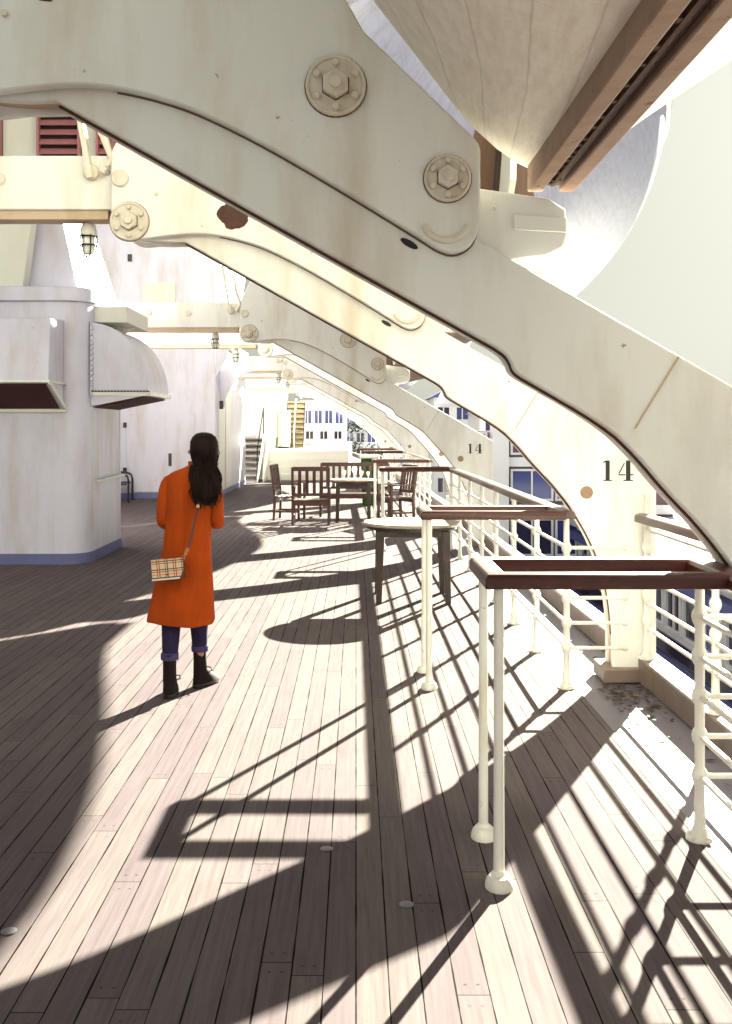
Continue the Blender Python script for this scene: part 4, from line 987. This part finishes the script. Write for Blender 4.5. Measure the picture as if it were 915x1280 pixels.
for (z, cx, cy, a, d) in prof:
    ring = []; fold = max(0.0, min(1.0, (1.05 - z) / 0.6))
    for k in range(NR):
        th = 2 * PI * k / NR; c, s = math.cos(th), math.sin(th); p = 0.80
        wv = 1 + fold * (0.050 * math.sin(5 * th + 1.2 + z * 2.4) + 0.038 * math.sin(8 * th + 0.5 - z * 3)) + 0.016 * math.sin(2 * th + 13 * z) * (1 - fold) + 0.008 * math.sin(3 * th + z * 22)
        x = cx + a * wv * math.copysign(abs(c) ** p, c); y = cy + d * wv * math.copysign(abs(s) ** p, s)
        ring.append((x, y, z + 0.010 * fold * math.sin(2 * th + 0.6)))
    rings.append(ring)
b = MB(); b.loft(rings, cap=False)
for sx in (-1, 1):
    cx = 0.045
    b.tube([(cx + sx * 0.108, -0.01, 1.345), (cx + sx * 0.142, -0.012, 1.315), (cx + sx * 0.160, -0.022, 1.22), (cx + sx * 0.168, -0.035, 1.12), (cx + sx * 0.168, -0.02, 1.055), (cx + sx * 0.160, 0.05, 1.06), (cx + sx * 0.145, 0.13, 1.09), (cx + sx * 0.135, 0.185, 1.115)],
           [0.046, 0.054, 0.049, 0.045, 0.046, 0.044, 0.040, 0.038], 16)
coat = b.build('coat', M['coat'], pe, ang=70)
ss = coat.modifiers.new('sub', 'SUBSURF'); ss.levels = 1; ss.render_levels = 1
b = MB(); b.loft([[(0.09 + (0.062) * math.cos(2 * PI * k / 24), 0.0 + 0.066 * math.sin(2 * PI * k / 24), z) for k in range(24)] for z in (1.41, 1.43, 1.45)], cap=False); b.build('collar', M['coat'], pe)
# centre back vent stitched line and coat edge
b = MB(); b.tube([(0.035 + 0.0, -0.130, 1.36), (0.036, -0.128, 1.2), (0.028, -0.126, 1.0), (0.018, -0.140, 0.85), (0.004, -0.160, 0.65)], 0.0022, 5); b.build('back_seam', M['coat'], coat)
# hair: cap and a long wavy fall to the right of the spine
rings = []
for (z, cx, cy, a, d) in ((1.633, .124, .015, .018, .02), (1.625, .124, .012, .048, .055), (1.605, .126, .008, .072, .083), (1.575, .128, .000, .086, .094), (1.54, .131, -.008, .089, .094), (1.505, .136, -.018, .084, .085), (1.475, .144, -.034, .074, .068), (1.45, .152, -.052, .066, .052),
        (1.41, .160, -.080, .062, .044), (1.37, .162, -.104, .070, .044), (1.32, .162, -.124, .082, .046), (1.27, .164, -.136, .086, .046), (1.22, .168, -.142, .076, .040), (1.185, .172, -.144, .060, .032), (1.155, .176, -.143, .034, .022), (1.135, .182, -.142, .008, .008)):
    ring = []; z = z if z > 1.42 else 1.42 - (1.42 - z) * 0.84
    for k in range(40):
        th = 2 * PI * k / 40; low = max(0, min(1, (1.5 - z) / 0.25))
        wv = 1 + low * (0.07 * math.sin(6 * th + 9 * z) + 0.05 * math.sin(11 * th - 14 * z)) + 0.012 * math.sin(14 * th)
        ring.append((cx + a * wv * math.cos(th) + low * 0.008 * math.sin(30 * z), cy + d * wv * math.sin(th), z))
    rings.append(ring)
b = MB(); b.loft(rings)
rnd = random.Random(21)
for k in range(230):                                  # loose strands following the fall
    a0 = rnd.uniform(-PI * 1.02, 0.02); rr = rnd.uniform(0.9, 1.12); ph = rnd.uniform(0, 6); zt = rnd.uniform(1.36, 1.54); zb = rnd.uniform(1.16, 1.29)
    pts = []; n = 10; spread = rnd.uniform(0.75, 1.15)
    for i in range(n + 1):
        q = i / n; z = lerp(zt, zb, q)
        u = min(1.0, max(0.0, (1.5 - z) / 0.2))
        cx_ = lerp(0.136, 0.166, u); cy_ = lerp(-0.018, -0.132, u); wdt = lerp(0.084, 0.080 * (1 - 0.45 * max(0.0, (1.24 - z) / 0.12)), u) - 0.022 * math.exp(-((z - 1.42) / 0.04) ** 2); dp = lerp(0.085, 0.045, u)
        pts.append((cx_ + wdt * rr * spread * math.cos(a0) + 0.007 * math.sin(ph + 34 * (z - 1.1)), cy_ + dp * rr * math.sin(a0) + 0.004 * math.cos(ph + 30 * z), z))
    b.tube(pts, [0.0012 + 0.0022 * math.sin(PI * (0.1 + 0.85 * i / n)) for i in range(n + 1)], 4)
for (x1, zb, ph) in ((0.045, 1.29, 0.0), (0.035, 1.33, 1.0), (0.06, 1.26, 2.2)):   # curls on the left shoulder
    b.tube([(lerp(0.085, x1, q) - 0.018 * math.sin(PI * 1.5 * q + ph), -0.09 - 0.03 * q, lerp(1.43, zb, q)) for q in [i / 8 for i in range(9)]], [0.010, 0.010, 0.009, 0.008, 0.007, 0.006, 0.005, 0.004, 0.002], 6)
hr = b.build('hair', M['hair'], pe, ang=80)
b = MB(); b.lathe([(0.001, 0), (0.010, 0.001), (0.007, 0.006), (0.001, 0.008)], (0.175, -0.080, 1.53), 'y', 10); b.build('hair_clip', M['gold'], hr)
# jeans and boots
for sx, lx, ly in ((-1, -0.065, -0.13), (1, 0.085, 0.12)):
    b = MB(); k0 = (lerp(sx * 0.085, lx, 0.6), ly * 0.35 + 0.02)
    b.tube([(sx * 0.085, 0, 0.74), (k0[0], k0[1], 0.47), (lx, ly * 0.7, 0.37), (lx, ly * 0.88, 0.26)], [0.088, 0.062, 0.055, 0.048], 18)
    jn = b.build('jeans_leg', M['jeans'], pe, ang=70)
    b = MB(); b.lathe([(0.048, 0.235), (0.054, 0.232), (0.056, 0.25), (0.055, 0.270), (0.048, 0.273)], (lx, ly * 0.94 - 0.004, 0), 'z', 18); b.build('cuff', M['cuff'], jn)
    ang = 0.06 if sx < 0 else -0.55; ca, sa = math.cos(ang), math.sin(ang)
    def R(x, y, z): return (lx + ca * x - sa * y, ly + sa * x + ca * y, z)
    def ring(y, z, rx, ry, n=16): return [R(rx * math.cos(2 * PI * k / n), y + ry * math.sin(2 * PI * k / n), z) for k in range(n)]
    b = MB(); b.loft([ring(-0.010, 0.268, 0.040, 0.043), ring(-0.005, 0.25, 0.041, 0.046), ring(0.0, 0.17, 0.041, 0.046), ring(0.004, 0.11, 0.042, 0.052), ring(0.03, 0.075, 0.043, 0.085), ring(0.055, 0.045, 0.046, 0.115), ring(0.058, 0.026, 0.047, 0.120)])
    bt = b.build('boot', M['boot'], pe, ang=60)
    b = MB(); b.loft([ring(0.058, 0.012, 0.049, 0.123), ring(0.058, 0.025, 0.049, 0.123)]); b.loft([ring(-0.025, 0.0, 0.036, 0.034), ring(-0.025, 0.0115, 0.038, 0.036)]); b.loft([ring(0.10, 0.0, 0.042, 0.072), ring(0.10, 0.0115, 0.044, 0.076)]); b.build('sole', M['dark'], bt)
    b = MB(); b.tube([R(0.030, 0.02, 0.13), R(0.058, 0.035, 0.125), R(0.060, 0.045, 0.10), R(0.035, 0.05, 0.095)], 0.004, 5); b.build('lace', M['strap'], bt)
# handbag
hb = thing('handbag', 'small cream plaid handbag with chain links hanging on the orange coat', 'handbag', (PX - 0.065, PY - 0.185, 0.80)); hb.rotation_euler = (0.04, -0.09, 0.05)
b = MB(); b.box(-0.100, 0.100, -0.028, 0.028, -0.068, 0.062); bb = b.build('bag_body', M['strap'], hb, bevel=0.012)
b = MB(); b.prism([(-0.097, -0.050), (-0.097, 0.064), (0.097, 0.064), (0.097, -0.010), (0.075, -0.050)], -0.034, -0.029); b.build('flap', M['plaid'], bb, bevel=0.002)
b = MB(); b.box(-0.098, 0.072, -0.033, -0.0292, -0.062, -0.052); b.build('edge_trim', M['trim'], bb)
b = MB(); b.lathe([(0.001, 0), (0.008, 0), (0.006, -0.005), (0.001, -0.005)], (0.0, -0.0345, -0.03), 'y', 10); b.build('clasp', M['gold'], bb)
b = MB()
for i in range(3):
    c = Vector((0.104 + 0.012 * i, -0.012, 0.062 + 0.022 * i)); b.tube([c + Vector((0.006 * math.cos(a * PI / 4), 0.003 * (i % 2), 0.012 * math.sin(a * PI / 4))) for a in range(9)], 0.0035, 5)
b.build('chain_link', M['gold'], hb)
b = MB(); b.loft([[(x - 0.007, y - 0.0025, z), (x + 0.007, y - 0.0025, z), (x + 0.007, y + 0.0025, z), (x - 0.007, y + 0.0025, z)] for x, y, z in ((0.140, -0.008, 0.120), (0.165, 0.012, 0.20), (0.192, 0.030, 0.29), (0.215, 0.032, 0.36), (0.235, 0.030, 0.44), (0.252, 0.055, 0.53), (0.24, 0.13, 0.575))]); b.build('strap', M['strap'], hb)
b = MB(); b.box(0.206, 0.224, 0.024, 0.030, 0.352, 0.372); b.build('buckle', M['gold'], hb)
